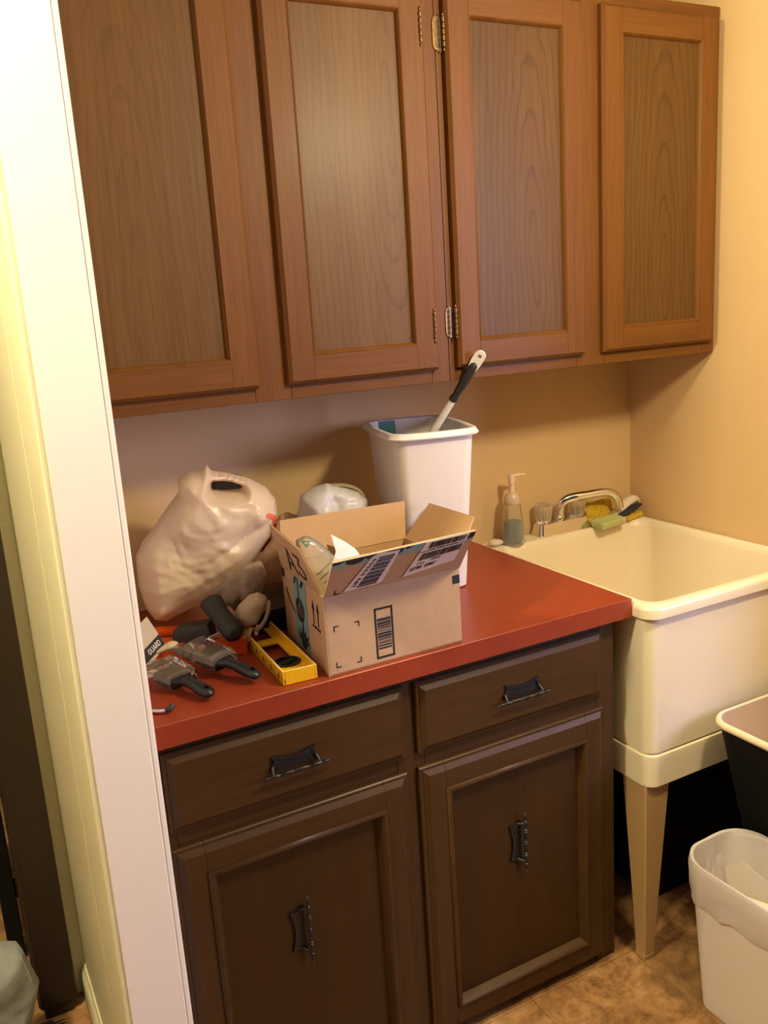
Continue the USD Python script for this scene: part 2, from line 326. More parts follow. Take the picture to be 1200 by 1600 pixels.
class Blob:
    """a filled bag: an outline in an upright plane through P0 given real depth on both sides, with creases"""
    def __init__(self, outline, P0, view, thick, crease=.012, seed=1, step=.009, smooth=.006, scale=14, sag=0.0, folds=(), holes=()):
        self.P0 = np.array(P0, float); n = np.array([view[0]-P0[0], view[1]-P0[1], 0.]); n /= np.linalg.norm(n); self.n = n; self.e = np.array([-n[1], n[0], 0.])
        pg = Polygon(outline, holes).buffer(smooth).buffer(-2*smooth).buffer(smooth); self.pg = pg; self.T = thick; self.cr = crease; self.seed = seed; self.sc = scale; self.folds = folds
        bd = np.array([rg_.interpolate(i/int(rg_.length/step), normalized=True).coords[0] for rg_ in [pg.exterior, *pg.interiors] for i in range(int(rg_.length/step))])
        x0, y0, x1, y1 = pg.bounds; r = np.random.default_rng(seed); g = []
        for i, yy in enumerate(np.arange(y0, y1, step*.87)):
            for xx in np.arange(x0 + (i % 2)*step/2, x1, step):
                p = Point(xx, yy)
                if pg.contains(p) and pg.boundary.distance(p) > step*.55: g.append((xx, yy))
        pts = np.vstack([bd, np.array(g)]); tri = Delaunay(pts).simplices
        c = pts[tri].mean(1); tri = tri[[pg.contains(Point(*q)) for q in c]]
        a = pts[tri]; s = np.cross(a[:, 1]-a[:, 0], a[:, 2]-a[:, 0]); tri[s < 0] = tri[s < 0][:, ::-1]
        self.dm = max(pg.exterior.distance(Point(*q)) for q in g)
        F = self.depth(pts[:, 0], pts[:, 1], 1); B = -self.depth(pts[:, 0], pts[:, 1], 2)
        nb = len(bd); F[:nb] = 0; B[:nb] = 0
        vf = self.pos(pts, F); vb = self.pos(pts, B); idx = np.arange(len(pts)); bi = idx.copy(); bi[nb:] += len(pts)-nb
        self.mesh = trimesh.Trimesh(np.vstack([vf, vb[nb:]]), np.vstack([tri, bi[tri][:, ::-1]]), process=False)
    def pos(self, pts, d):
        pts = np.asarray(pts, float); return self.P0 + pts[:, :1]*self.e + pts[:, 1:2]*np.array([0, 0, 1.]) + np.asarray(d)[:, None]*self.n
    def depth(self, s, z, side):
        d = np.array([self.pg.exterior.distance(Point(a, b)) for a, b in zip(s, z)])/self.dm; d = np.clip(d, 0, 1)
        near = np.ones(len(s))
        for ri in self.pg.interiors: near = np.minimum(near, np.sqrt(np.clip(np.array([ri.distance(Point(a, b)) for a, b in zip(s, z)])/.016, 0, 1)))
        base = self.T*np.sqrt(1-(1-np.minimum(1, d*1.15))**2)
        q = np.c_[s*self.sc, z*self.sc, np.full(len(s), side*7.3)]
        w = meshkit.fbm(q*.7, 2, self.seed+5)-.5; w2 = meshkit.fbm(q*.7+9, 2, self.seed+8)-.5
        r = np.random.default_rng(self.seed*3+side); cr = 0*s      # sharp straight folds in many directions, as crumpled film has
        for k in range(9):
            a = r.uniform(0, np.pi); lam = r.uniform(.7, 2.2); ph = (q[:, 0]+w*1.5)*np.cos(a)/lam + (q[:, 1]+w2*1.5)*np.sin(a)/lam + r.uniform()
            msk = np.clip(meshkit.noise(q*.8+k*17.1, self.seed+k)*2-.55, 0, 1)
            cr = cr + (np.abs((ph % 1)*2-1)-.5)*lam*.42*msk
        for k in range(7):
            a = r.uniform(0, np.pi); lam = r.uniform(.25, .5); ph = (q[:, 0]+w*2)*np.cos(a)/lam + (q[:, 1]+w2*2)*np.sin(a)/lam + r.uniform()
            msk = np.clip(meshkit.noise(q*1.3+k*11.7+50, self.seed+k)*2.4-1.1, 0, 1)
            cr = cr + (np.abs((ph % 1)*2-1)-.5)*lam*.40*msk
        cr = cr*self.cr*np.minimum(1, d*2.6)
        for (a, b, h, wd) in self.folds:
            if side != 1: break
            A, Bv = np.array(a), np.array(b); u = Bv-A; ln = np.linalg.norm(u); u /= ln
            rel = np.c_[s, z]-A; t = rel@u; pd = rel@np.array([-u[1], u[0]])
            win = np.clip(np.minimum(t, ln-t)/(.25*ln), 0, 1)
            cr = cr + h*win*np.where(pd > 0, np.exp(-pd/wd), np.exp(pd/(wd*.7)))*np.minimum(1, d*3)
        return np.maximum((base+cr)*near, .0015)

# ================================================================== SETTING
Zc = 2.44
put('floor', mbox((-3.4, -3.6, -.05), (1.9, 1.6, -.0035)), GROUT, kind='structure')
FLOOR = '/World/floor'
T = .3
for i in range(-8, 1):
    for j in range(-8, 5):
        x0, y0 = i*T+.02, j*T-.02
        put('tile', mbox((x0+.0006, y0+.0006, -.0035), (min(x0+T-.0006, .0 if y0 > -1.1 else 1), y0+T-.0006, 0), .0006), SLATE, FLOOR)
put('tile', mbox((-3.4, -3.6, -.0035), (-2.3812, 1.6, -.0002)), SLATE, FLOOR)
put('ceiling', mbox((-3.4, -3.6, Zc), (1.9, 1.6, Zc+.05)), CEIL, kind='structure')
put('wall_back', mbox((-1.72, 0, 0), (.06, .06, Zc)), WALL, kind='structure')
put('wall_right', mbox((0, -1.10, 0), (.10, 0, Zc)), WALL, kind='structure')
# end of the partition: white jamb with a small bead along its right edge
jp = Polygon([(-1.765, 0.05), (-1.762, -.745), (-1.7615, -.75), (-1.6785, -.75), (-1.6765, -.7480), (-1.6745, -.7492), (-1.6705, -.7488), (-1.6672, -.7460), (-1.6655, -.7405), (-1.6655, 0.05)])
put('wall_left', extrude(jp, Zc), WHITE, kind='structure', smooth=25)
# door casing on the hall side of the partition
cs = Polygon([(-1.7618, -.748), (-1.7685, -.7475), (-1.7705, -.7445), (-1.7705, -.705), (-1.7685, -.6985), (-1.7668, -.52), (-1.7645, -.492), (-1.7618, -.491)])
put('trim_1', extrude(cs, 2.2), HALLW, kind='structure', label='pale yellow door casing on the hall side of the white jamb')
put('wall_hall', cat(mbox((-1.80, -.02, 0), (-1.762, .06, Zc)), mbox((-1.7657, -.490, 0), (-1.7622, -.0205, Zc))), HALLW, kind='structure')
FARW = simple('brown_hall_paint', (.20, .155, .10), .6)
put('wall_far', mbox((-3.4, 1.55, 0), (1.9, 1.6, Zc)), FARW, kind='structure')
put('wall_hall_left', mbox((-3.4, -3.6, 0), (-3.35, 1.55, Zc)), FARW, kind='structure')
bb = Polygon([(0, 0), (.014, 0), (.014, .058), (.011, .066), (.006, .072), (.004, .078), (0, .078)])
put('baseboard_left', onto(extrude(bb, .45), (-1.7660, -.021, 0), (-1, 0, 0), (0, 0, 1), (0, -1, 0)), HALLW, kind='structure')
# dark wood post of the doorway beyond
pm = cat(mbox((-1.880, -.075, .03), (-1.796, -.022, 2.1), .004), mbox((-1.872, -.07, 0), (-1.808, -.028, .03), .003), mbox((-1.882, -.022, 0), (-1.80, .05, 2.1)))
put('trim_2', pm, DOORW, kind='structure', label='dark stained wooden door post on the hall floor')

# ================================================================== UPPER CABINETS
YU = -.316; ZB, ZT = 1.400, 2.239
def upper_unit(x0, x1, doors, label, inner, prefix, stiles):
    t = thing('wall_cabinet', label, 'cabinet', ((x0+x1)/2, 0, ZB), group=None)
    put('body', cat(mbox((x0, YU+.019, ZB+.004), (x1, -.001, ZB+.016)), mbox((x0, YU+.019, ZT-.016), (x1, -.001, ZT)), mbox((x0, YU+.019, ZB+.016), (x0+.014, -.001, ZT-.016)),
                    mbox((x1-.014, YU+.019, ZB+.016), (x1, -.001, ZT-.016)), mbox((x0+.014, -.008, ZB+.016), (x1-.014, -.001, ZT-.016))), UPR, t)
    for a, b in stiles: put('face_frame_stile', mbox((a, YU, ZB), (b, YU+.019, ZT), .0008), UPF, t)
    xs = sorted(stiles)
    for (a, b), (c, d) in zip(xs[:-1], xs[1:]):
        put('face_frame_rail', mbox((b+.0004, YU, ZB), (c-.0004, YU+.019, ZB+.045), .0008), UPR, t)
        put('face_frame_rail', mbox((b+.0004, YU, ZT-.045), (c-.0004, YU+.019, ZT), .0008), UPR, t)
    for dx0, dx1, pan, hs in doors:
        d = group_part('door', t); z0, z1 = 1.429, 2.211; yf, yb = YU-.020, YU-.0006; w = .057
        whole = slab(dx0, dx1, z0, z1, yf, yb, .007, .0075)
        g = .0003
        put('stile', whole ^ mbox((dx0-1, -1, 0), (dx0+w-g, 1, 3)), UPF, d); put('stile', whole ^ mbox((dx1-w+g, -1, 0), (dx1+1, 1, 3)), UPF, d)
        put('rail', whole ^ mbox((dx0+w+g, -1, 0), (dx1-w-g, 1, z0+w)), UPR, d); put('rail', whole ^ mbox((dx0+w+g, -1, z1-w), (dx1-w-g, 1, 3)), UPR, d)
        put('bead', ring(dx0+w-.001, dx1-w+.001, z0+w-.001, z1-w+.001, [(0, yf+.002), (0, yf-.0005), (.0025, yf-.0015), (.005, yf+.001), (.0075, yf+.007), (.0085, yf+.011)]), UPF, d, smooth=40)
        put('panel', mbox((dx0+w+.0005, yf+.0095, z0+w+.0005), (dx1-w-.0005, yf+.014, z1-w-.0005)), pan, d)
        for side, zc in hs:
            h = []
            hz = zc
            if side == 'l':     # wrap hinge with its leaf on the frame, left of the door
                hx, hy = dx0-.004, yf+.004
                leaf = Polygon([(-.020, -.022), (-.017, -.03), (-.004, -.036), (0, -.036), (0, .030), (-.012, .034), (-.018, .028), (-.020, .02)])
                h.append(onto(extrude(leaf, .0022), (dx0-.002, YU-.0002, hz), (1, 0, 0), (0, 0, 1), (0, -1, 0)))
            else:
                hx, hy = dx1-.010, yf-.0015
                h.append(mbox((dx1-.0125, yf-.0012, hz-.030), (dx1-.008, yf+.001, hz+.030)))
            for k in range(5):
                h.append(lathe([(.0005, 0), (.0030, .0008), (.0034, .002), (.0034, .0095), (.0030, .0108), (.0005, .0116)], (hx, hy, hz-.029+k*.0117), 12))
            for s in (-1, 1): h.append(lathe([(.0004, -.004), (.0019, -.003), (.0024, 0), (.0016, .0025), (.0004, .004)], (hx, hy, hz+s*.0335), 12))
            put('hinge', cat(*h), BRASS, d, smooth=35)
    return t
upper_unit(-1.664, -.8365, [(-1.655, -1.293, UPN[0], []), (-1.230, -.872, UPN[1], [('r', 2.122), ('r', 1.525)])],
           'left wall cabinet of two framed doors, its outer door half hidden by the white jamb', None, 'l', [(-1.664, -1.620), (-1.300, -1.222), (-.882, -.8365)])
upper_unit(-.8355, -.004, [(-.820, -.455, UPN[2], [('l', 2.118), ('l', 1.530)]), (-.397, -.024, UPN[3], [])],
           'right wall cabinet of two brown framed doors reaching the right wall above the sink', None, 'r', [(-.8355, -.795), (-.470, -.380), (-.048, -.004)])

# ================================================================== BASE CABINET
YB = -.602; YBD = -.621; BX0, BX1, BZ = -1.663, -.618, .870
t = thing('base_cabinet', 'dark brown base cabinet with two drawers over two panelled doors under the red counter', 'cabinet', ((BX0+BX1)/2, -.3, 0))
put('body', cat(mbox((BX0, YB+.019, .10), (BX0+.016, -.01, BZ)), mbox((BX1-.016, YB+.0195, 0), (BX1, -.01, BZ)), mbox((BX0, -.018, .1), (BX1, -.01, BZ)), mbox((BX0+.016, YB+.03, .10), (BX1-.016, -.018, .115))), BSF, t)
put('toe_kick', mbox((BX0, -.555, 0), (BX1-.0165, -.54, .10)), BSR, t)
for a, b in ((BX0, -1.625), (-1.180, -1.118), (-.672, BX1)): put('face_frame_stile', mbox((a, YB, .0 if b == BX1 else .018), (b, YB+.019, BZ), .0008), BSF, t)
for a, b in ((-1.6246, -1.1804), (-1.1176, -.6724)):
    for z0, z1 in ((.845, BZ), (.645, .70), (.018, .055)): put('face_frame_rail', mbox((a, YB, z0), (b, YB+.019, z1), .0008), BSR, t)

def pull(o, ex, ey, door):
    """cast pull: concave back plate and a turned spindle on two arms; local x along the spindle, y towards the plate, z off the face"""
    ez = (0, -1, 0); o = np.array(o, float)
    top = [(-.040 + .08*k/10, .033 - .0075*math.sin(math.pi*k/10)) for k in range(11)]
    pl = Polygon([(-.047, .004), (-.047, .012), (-.041, .019), (-.0385, .027), (-.043, .033)] + top[1:-1] + [(.043, .033), (.0385, .027), (.041, .019), (.047, .012), (.047, .004), (.03, .0065), (-.03, .0065)])
    plate = extrude(pl.buffer(.0008), .0022); rim = extrude(pl.buffer(.0008).difference(pl.buffer(-.0032)), .0048)
    p1 = cat(onto(plate, o, ex, ey, ez), onto(rim, o, ex, ey, ez))
    prof = [(-.073, .0008), (-.0715, .0022), (-.070, .0010), (-.068, .0024), (-.066, .0012), (-.063, .0020), (-.058, .0031), (-.054, .0022), (-.052, .0044), (-.050, .0022), (-.046, .0034), (-.040, .0042),
            (-.034, .0028), (-.031, .0050), (-.029, .0026), (-.026, .0048), (-.024, .0028), (-.012, .0040), (-.006, .0030), (-.003, .0050), (0, .0032)]
    prof = prof + [(-x, r) for x, r in prof[-2::-1]]
    a = np.arange(12)*2*np.pi/12
    sp = loft([np.c_[np.full(12, x), r*np.cos(a), r*np.sin(a)+.0145] for x, r in prof])
    arms = []
    for s in (-1, 1):
        arms.append(tube([(s*.043, .013, .002), (s*.045, .009, .008), (s*.046, .004, .0125), (s*.0455, 0, .0145)], [.0036, .0032, .0030, .0028], 10))
    p2 = cat(onto(sp, o, ex, ey, ez), *[onto(q, o, ex, ey, ez) for q in arms])
    return p1, p2
def add_pull(parent, o, ex, ey):
    a, b = pull(o, ex, ey, None); put('handle_plate', a, IRON, parent, smooth=30); put('handle_bar', b, IRON, parent, smooth=40)
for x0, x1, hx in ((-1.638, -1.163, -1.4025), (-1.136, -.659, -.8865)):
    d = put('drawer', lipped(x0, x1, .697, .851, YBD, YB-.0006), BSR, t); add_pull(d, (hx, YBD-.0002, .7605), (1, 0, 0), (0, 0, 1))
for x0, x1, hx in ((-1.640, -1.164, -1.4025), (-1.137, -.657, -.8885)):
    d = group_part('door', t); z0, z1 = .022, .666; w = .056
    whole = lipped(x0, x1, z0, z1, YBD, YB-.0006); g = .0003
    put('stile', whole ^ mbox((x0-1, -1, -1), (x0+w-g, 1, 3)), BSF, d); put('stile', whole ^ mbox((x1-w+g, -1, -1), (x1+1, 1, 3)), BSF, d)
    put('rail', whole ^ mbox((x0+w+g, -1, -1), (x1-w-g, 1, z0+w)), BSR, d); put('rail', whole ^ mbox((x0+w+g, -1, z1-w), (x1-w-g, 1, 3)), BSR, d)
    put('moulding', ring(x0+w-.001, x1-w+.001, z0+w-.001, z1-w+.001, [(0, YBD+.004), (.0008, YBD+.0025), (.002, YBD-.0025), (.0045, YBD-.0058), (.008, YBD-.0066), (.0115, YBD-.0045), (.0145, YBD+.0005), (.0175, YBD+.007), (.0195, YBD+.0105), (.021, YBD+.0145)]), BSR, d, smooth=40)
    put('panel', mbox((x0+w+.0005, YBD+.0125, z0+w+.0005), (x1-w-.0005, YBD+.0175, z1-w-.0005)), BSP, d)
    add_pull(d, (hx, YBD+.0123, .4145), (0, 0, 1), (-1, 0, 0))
# ------------------------------------------------------------------ countertop
put('countertop', mbox((-1.664, -.633, .8705), (-.591, -.0005, .914), .0012), LAMIN, label='red laminate countertop on the dark base cabinet', cat='countertop')

# ================================================================== SINK
SX0, SX1, SYF, SYB, SZ = -.5895, -.006, -.688, -.004, .903
t = thing('utility_sink', 'deep cream plastic utility sink on tapered tan legs beside the red counter', 'sink', ((SX0+SX1)/2, -.35, 0))
def R(i, z, r, fr=0): return rrect(SX0+i, SX1-i, SYF+i+fr, SYB-i, max(r, .004), z, 7)
def Rb(i, z, r, dk=.085): return rrect(SX0+i, SX1-i*.8, SYF+i, SYB-dk-i*.25, r, z, 7)
rim = loft([R(.016, .876, .03), R(.004, .871, .036), R(.0, .874, .038), R(0, .892, .038), R(.003, .899, .036), R(.009, .903, .032), Rb(.026, .9035, .04, .062), Rb(.033, .899, .045, .066), Rb(.038, .886, .05, .068)], False, False)
put('rim', rim, SINKM, t, smooth=50)
put('basin', loft([Rb(.038, .886, .05, .068), Rb(.046, .83, .055, .072), Rb(.060, .64, .06, .085), Rb(.07, .60, .06, .09), Rb(.10, .575, .05, .10), Rb(.2, .57, .03, .16)], False, True), SINKM, t, smooth=50)
put('shell', loft([R(.016, .876, .03), R(.012, .85, .03), R(.012, .548, .030), R(.017, .543, .027)], False, False), SINKM, t, smooth=40)
put('skirt', loft([R(.017, .543, .027), R(.0095, .540, .030), R(.0085, .53, .03), R(.0085, .466, .030), R(.012, .462, .028), R(.03, .462, .02)], False, False), SINKM, t, smooth=40)
for sx, sy in ((0, 0), (1, 0), (0, 1), (1, 1)):
    cx, cy = (SX0+.0105, SX1-.0105)[sx], (SYF+.024, SYB-.012)[sy]; dx, dy = (1, -1)[sx], (1, -1)[sy]
    rg = []
    for z, w in ((.013, .029), (.10, .036), (.47, .074)):
        rg.append([(cx+dx*a*w, cy+dy*b*w, z) for a, b in ((.04, 0), (1, 0), (1, 1), (0, 1), (0, .04))])
    lg = put('leg', loft(rg), LEGM, t)
    put('foot', mbox((cx-dx*.0008, cy-dy*.0008, 0), (cx+dx*.0305, cy+dy*.0305, .0135), .001), LEGM, lg)
# faucet
t = thing('faucet', 'chrome two handle sink faucet with clear fluted knobs', 'faucet', (-.305, -.05, SZ))
put('base_plate', loft([rrect(-.402, -.208, -.070, -.014, .012, SZ+.0006), rrect(-.400, -.210, -.068, -.016, .012, SZ+.006), rrect(-.392, -.218, -.060, -.020, .01, SZ+.033), rrect(-.388, -.222, -.056, -.024, .008, SZ+.036)]), CHROME, t, smooth=25)
for kx in (-.368, -.246):
    put('knob', lathe([(.014, 0), (.0195, .002), (.0215, .012), (.0260, .045), (.0260, .051), (.023, .053), (.014, .050), (.0005, .050)], (kx, -.040, SZ+.0365), 72, 12, .055), ACRYL, t, smooth=50)
sp = spline([(-.313, -.042, SZ+.034), (-.3135, -.045, SZ+.068), (-.308, -.050, SZ+.088), (-.285, -.058, SZ+.098), (-.235, -.068, SZ+.100), (-.175, -.076, SZ+.100), (-.148, -.079, SZ+.093), (-.130, -.081, SZ+.076), (-.120, -.082, SZ+.046)], 44)
put('spout', tube(sp, np.r_[np.full(6, .0142), np.linspace(.0142, .0128, 32), np.full(6, .0130)], 18), CHROME, t, smooth=60)
put('spout_collar', lathe([(.015, 0), (.0155, .012), (.014, .016), (.012, .02)], (-.313, -.042, SZ+.035), 28), CHROME, t, smooth=40)
put('lift_rod', cat(lathe([(.010, 0), (.0105, .010), (.008, .014), (.0065, .016), (.0075, .036), (.005, .042), (.0005, .043)], (-.327, -.060, SZ+.035), 24)), CHROME, t, smooth=40)
# soap dispenser
sc = (-.493, -.062, SZ+.0005)
t = thing('soap_dispenser', 'clear foam soap pump bottle half full of blue grey soap on the sink deck', 'soap dispenser', sc)
put('bottle', lathe([(.0005, 0), (.028, 0), (.0335, .004), (.034, .012), (.031, .040), (.0265, .085), (.0225, .112), (.021, .116), (.0195, .116), (.0205, .110), (.0245, .085), (.029, .040), (.0315, .014), (.028, .004), (.0005, .003)], sc, 40), SOAPB, t, smooth=40)
put('soap', lathe([(.0005, .0034), (.027, .0044), (.0305, .014), (.0282, .040), (.0252, .064), (.0005, .064)], sc, 40), SOAPL, t, smooth=40)
put('collar', lathe([(.0005, .112), (.021, .113), (.0225, .118), (.0222, .128), (.018, .140), (.0095, .148), (.0005, .149)], sc, 32), simple('clear_grey_cap', (.60, .47, .36), .25), t, smooth=40)
put('pump', cat(lathe([(.0005, .146), (.0075, .147), (.0068, .170), (.0092, .172), (.0098, .192), (.0085, .197), (.0005, .198)], sc, 24), tube([(sc[0]-.006, sc[1], sc[2]+.191), (sc[0]+.02, sc[1], sc[2]+.1925), (sc[0]+.045, sc[1], sc[2]+.191)], [.0062, .0046, .0038], 12)), PUMP, t, smooth=40)
# soap dish scrap, sponges, brush
m = trimesh.creation.icosphere(3, .5); v = np.asarray(m.vertices); v *= (1 + .35*(meshkit.fbm(v*4+3, 3, 4)-.5)[:, None]); m.vertices = v*np.array([.042, .034, .020]) + np.array([-.548, -.055, SZ+.0105])
put('soap_bar', m, simple('worn_soap', (.74, .60, .46), .4, var=.2, scale=60), smooth=True, label='worn pale bar of soap on the sink deck left of the soap pump bottle', cat='soap')
def sponge(name, dims, c, rz, ry, rx, mat, label, amp=.003, seed=1, arch=0):
    m = to_tri(mbox((-dims[0]/2, -dims[1]/2, -dims[2]/2), np.array(dims)/2, min(dims)*.22)); m = trimesh.Trimesh(*trimesh.remesh.subdivide_to_size(m.vertices, m.faces, .004))
    v = np.asarray(m.vertices).copy(); v += (meshkit.fbm(v*90+seed, 3, seed)[:, None]-.5)*amp*2*(v/np.linalg.norm(v, axis=1, keepdims=True)); v[:, 2] += arch*((v[:, 0]/dims[0])**2*4-.5); m.vertices = v; m.merge_vertices()
    put(name, xf(m, rz, ry, rx, c), mat, smooth=55, label=label, cat='sponge')
sponge('sponge', (.098, .052, .022), (-.172, -.094, SZ+.0135), .06, -.03, .12, GREENS, 'pale green sponge lying on the sink rim in front of the yellow sponge', .002, 3)
sponge('sponge', (.100, .020, .060), (-.160, -.034, SZ+.034), -.04, -.08, -.16, YELS, 'crumpled yellow sponge leaning behind the faucet spout', .006, 9)
sponge('sponge', (.075, .046, .014), (-.060, -.062, SZ+.0085), .20, -.04, .0, YELS, 'flat yellow sponge under the white and navy scrub brush', .004, 12)
t = thing('scrub_brush', 'white handled scrub brush with navy body lying on a yellow sponge in the sink corner', 'brush', (-.06, -.055, SZ+.018))
bp = spline([(-.125, -.062, SZ+.024), (-.095, -.058, SZ+.036), (-.055, -.053, SZ+.051), (-.022, -.049, SZ+.050), (-.014, -.048, SZ+.038)], 20)
put('handle', tube(bp, np.r_[np.linspace(.010, .016, 6), np.full(8, .0165), np.linspace(.016, .008, 6)], 16, 1.0, .8), simple('off_white_plastic', (.70, .60, .52), .45), t, smooth=60)
bq = spline([(-.115, -.075, SZ+.019), (-.075, -.072, SZ+.027), (-.035, -.067, SZ+.036), (-.018, -.062, SZ+.036)], 16)
put('body', tube(bq, np.r_[np.linspace(.005, .0115, 5), np.full(6, .0115), np.linspace(.011, .006, 5)], 14, 1.0, .75), NAVY, t, smooth=60)

# ================================================================== WASTE BIN ON THE COUNTER
def frame2(o, ang):
    c, s = math.cos(ang), math.sin(ang); return lambda P: np.array([(o[0]+c*x-s*y, o[1]+s*x+c*y, z) for x, y, z in P])
bo = (-.868, -.214); G = frame2(bo, -.24)
def bow(hx, hy, r, z, n=7, bulge=.012):
    p = np.array(rrect(-hx, hx, -hy, hy, r, z, n)); p = np.repeat(p, 1, 0)
    q = []
    for k in range(len(p)):
        a, b = p[k], p[(k+1) % len(p)]; m = 8 if k % (n+1) == n else 1
        for i in range(m): q.append(a+(b-a)*i/m)
    q = np.array(q); q[:, 1] += np.sign(q[:, 1])*bulge*(1-(q[:, 0]/hx)**2); q[:, 0] += np.sign(q[:, 0])*bulge*.6*(1-(np.clip(q[:, 1]/hy, -1, 1))**2); return q
t = thing('waste_bin', 'tall white plastic waste bin standing on the red counter behind the cardboard box', 'waste bin', (bo[0], bo[1], .9145))
z0 = .9145; H = .383
put('body', loft([G(bow(*a)) for a in ((.070, .102, .022, z0, 7, .004), (.074, .106, .024, z0+.003, 7, .004), (.093, .136, .026, z0+H-.014, 7, .011), (.0925, .1355, .026, z0+H-.003, 7, .011), (.0895, .1325, .025, z0+H-.003, 7, .011), (.0715, .1035, .022, z0+.006, 7, .004), (.060, .09, .02, z0+.005, 7, .003))], True, True), BINM, t, smooth=40)
put('rim', loft([G(bow(*a)) for a in ((.0928, .1358, .026, z0+H-.016, 7, .011), (.104, .147, .028, z0+H-.015, 7, .012), (.105, .148, .028, z0+H-.012, 7, .012), (.099, .142, .027, z0+H-.001, 7, .012), (.094, .137, .026, z0+H, 7, .011), (.0895, .1325, .025, z0+H-.003, 7, .011))], False, False), BINM, t, smooth=40)
lab = [G([(x, y, z)])[0] for x, y, z in ((-.062, .1295, z0+H-.085), (-.020, .1305, z0+H-.085), (-.020, .1385, z0+H-.004), (-.062, .1370, z0+H-.004))]
put('label', quad_slab(lab, .0006), TEAL, t, label='teal sticker inside the rim')
# long handled brush leaning in the bin
A, B_ = np.array((-.776, -.362, 1.4615)), np.array((-.845, -.262, 1.294)); ax = (A-B_)/np.linalg.norm(A-B_)
def along(s): return A - ax*s
t = thing('dish_brush', 'long white handled brush with black grip leaning in the waste bin', 'brush', tuple(along(.40)))
put('shaft', tube([along(s) for s in (.135, .15, .25, .40)], [.0085, .0085, .0095, .009], 16), WHITEP, t, smooth=50)
side = np.cross(ax, D_); side /= np.linalg.norm(side); nrm = np.cross(side, ax)
tip = Polygon([(-.0085, -.052), (.0085, -.052), (.0125, -.03), (.0125, -.012)] + [(.0125*math.cos(a), -.0125+.0125*math.sin(a)) for a in np.linspace(0, math.pi, 12)] + [(-.0125, -.03)]).difference(Point(0, -.0125).buffer(.0052))
put('hang_tip', onto(xf(extrude(tip.buffer(.0005), .010), t=(0, 0, -.005)), A, side, ax, nrm), WHITEP, t, smooth=30)
put('grip', tube([along(s) for s in (.030, .036, .05, .075, .10, .118, .122)], [.006, .0118, .0135, .0135, .0118, .0098, .0088], 20, 1.0, .8), BLACKR, t, smooth=50)
put('ring', tube([along(s) for s in (.122, .124, .130, .1305, .1325)], [.0092, .0100, .0100, .0104, .0104], 20), BLACKR, t, smooth=40)
put('bristle_head', lathe([(.001, 0), (.024, .004), (.03, .02), (.022, .05), (.009, .06)], tuple(along(.42) + np.array((0, 0, -.03))), 24), WHITEP, t, smooth=40)

# ================================================================== CARDBOARD BOX
zb, zt = .9146, 1.068
fl, fr_, br, bl = (-1.318, -.620), (-1.026, -.619), (-.999, -.356), (-1.294, -.356)
t = thing('cardboard_box', 'open cardboard shipping box with four raised flaps on the red counter', 'box', (-1.16, -.49, zb))
P3 = lambda p, z: (p[0], p[1], z)
def wall_panel(name, a, b):
    q = [P3(a, zb), P3(b, zb), P3(b, zt), P3(a, zt)]; return q
W = {'front': wall_panel('f', fl, fr_), 'right': wall_panel('r', fr_, br), 'back': wall_panel('b', br, bl), 'left': wall_panel('l', bl, fl)}
for k, q in list(W.items()):
    w = put('side_panel', quad_slab(q, .0028), CARD, t)
    q2 = [np.array(q[i]) for i in (1, 0, 3, 2)]; n = np.cross(np.array(q[1])-np.array(q[0]), np.array(q[3])-np.array(q[0])); n /= np.linalg.norm(n)
    W[k+'_p'] = w
put('bottom_panel', quad_slab([P3(fl, zb+.003), P3(fr_, zb+.003), P3(br, zb+.003), P3(bl, zb+.003)], .0028), CARDIN, t)
def flat(q):
    a, b, c, d = (np.array(p, float) for p in q); n = np.cross(b-a, c-a); n /= np.linalg.norm(n); return [a, b, c, d - n*((d-a)@n)]
FL = {'front': [(-1.316, -.6205, zt), (-1.024, -.6195, zt), (-1.044, -.712, 1.1635), (-1.331, -.712, 1.1500)],
      'left': [(-1.296, -.366, zt-.006), (-1.316, -.606, zt), (-1.357, -.622, 1.166), (-1.357, -.466, 1.180)],
      'right': [(-1.024, -.610, zt), (-.9985, -.360, zt), (-.925, -.350, 1.134), (-.925, -.548, 1.127)],
      'back': [(-.9985, -.3555, zt), (-1.294, -.3555, zt), (-1.277, -.322, 1.150), (-.978, -.322, 1.144)]}
FL = {k: flat(q) for k, q in FL.items()}
for k, q in FL.items():
    th = .0028
    W[k+'_flap'] = put('flap', quad_slab(q, th), CARD, t)
    qi = np.array(q, float); n = np.cross(qi[1]-qi[0], qi[3]-qi[0]); n /= np.linalg.norm(n)
    inner = [qi[1]-n*(th+.0010), qi[0]-n*(th+.0010), qi[3]-n*(th+.0010), qi[2]-n*(th+.0010)]
    put('liner', quad_slab(inner, .0006), CARDIN, W[k+'_flap'])
for k in ('front', 'right', 'back', 'left'):
    qi = np.array(W[k], float); n = np.cross(qi[1]-qi[0], qi[3]-qi[0]); n /= np.linalg.norm(n); o = n*.0038
    put('liner', quad_slab([qi[1]-o, qi[0]-o, qi[3]-o, qi[2]-o], .0006), CARDIN, W[k+'_p'])
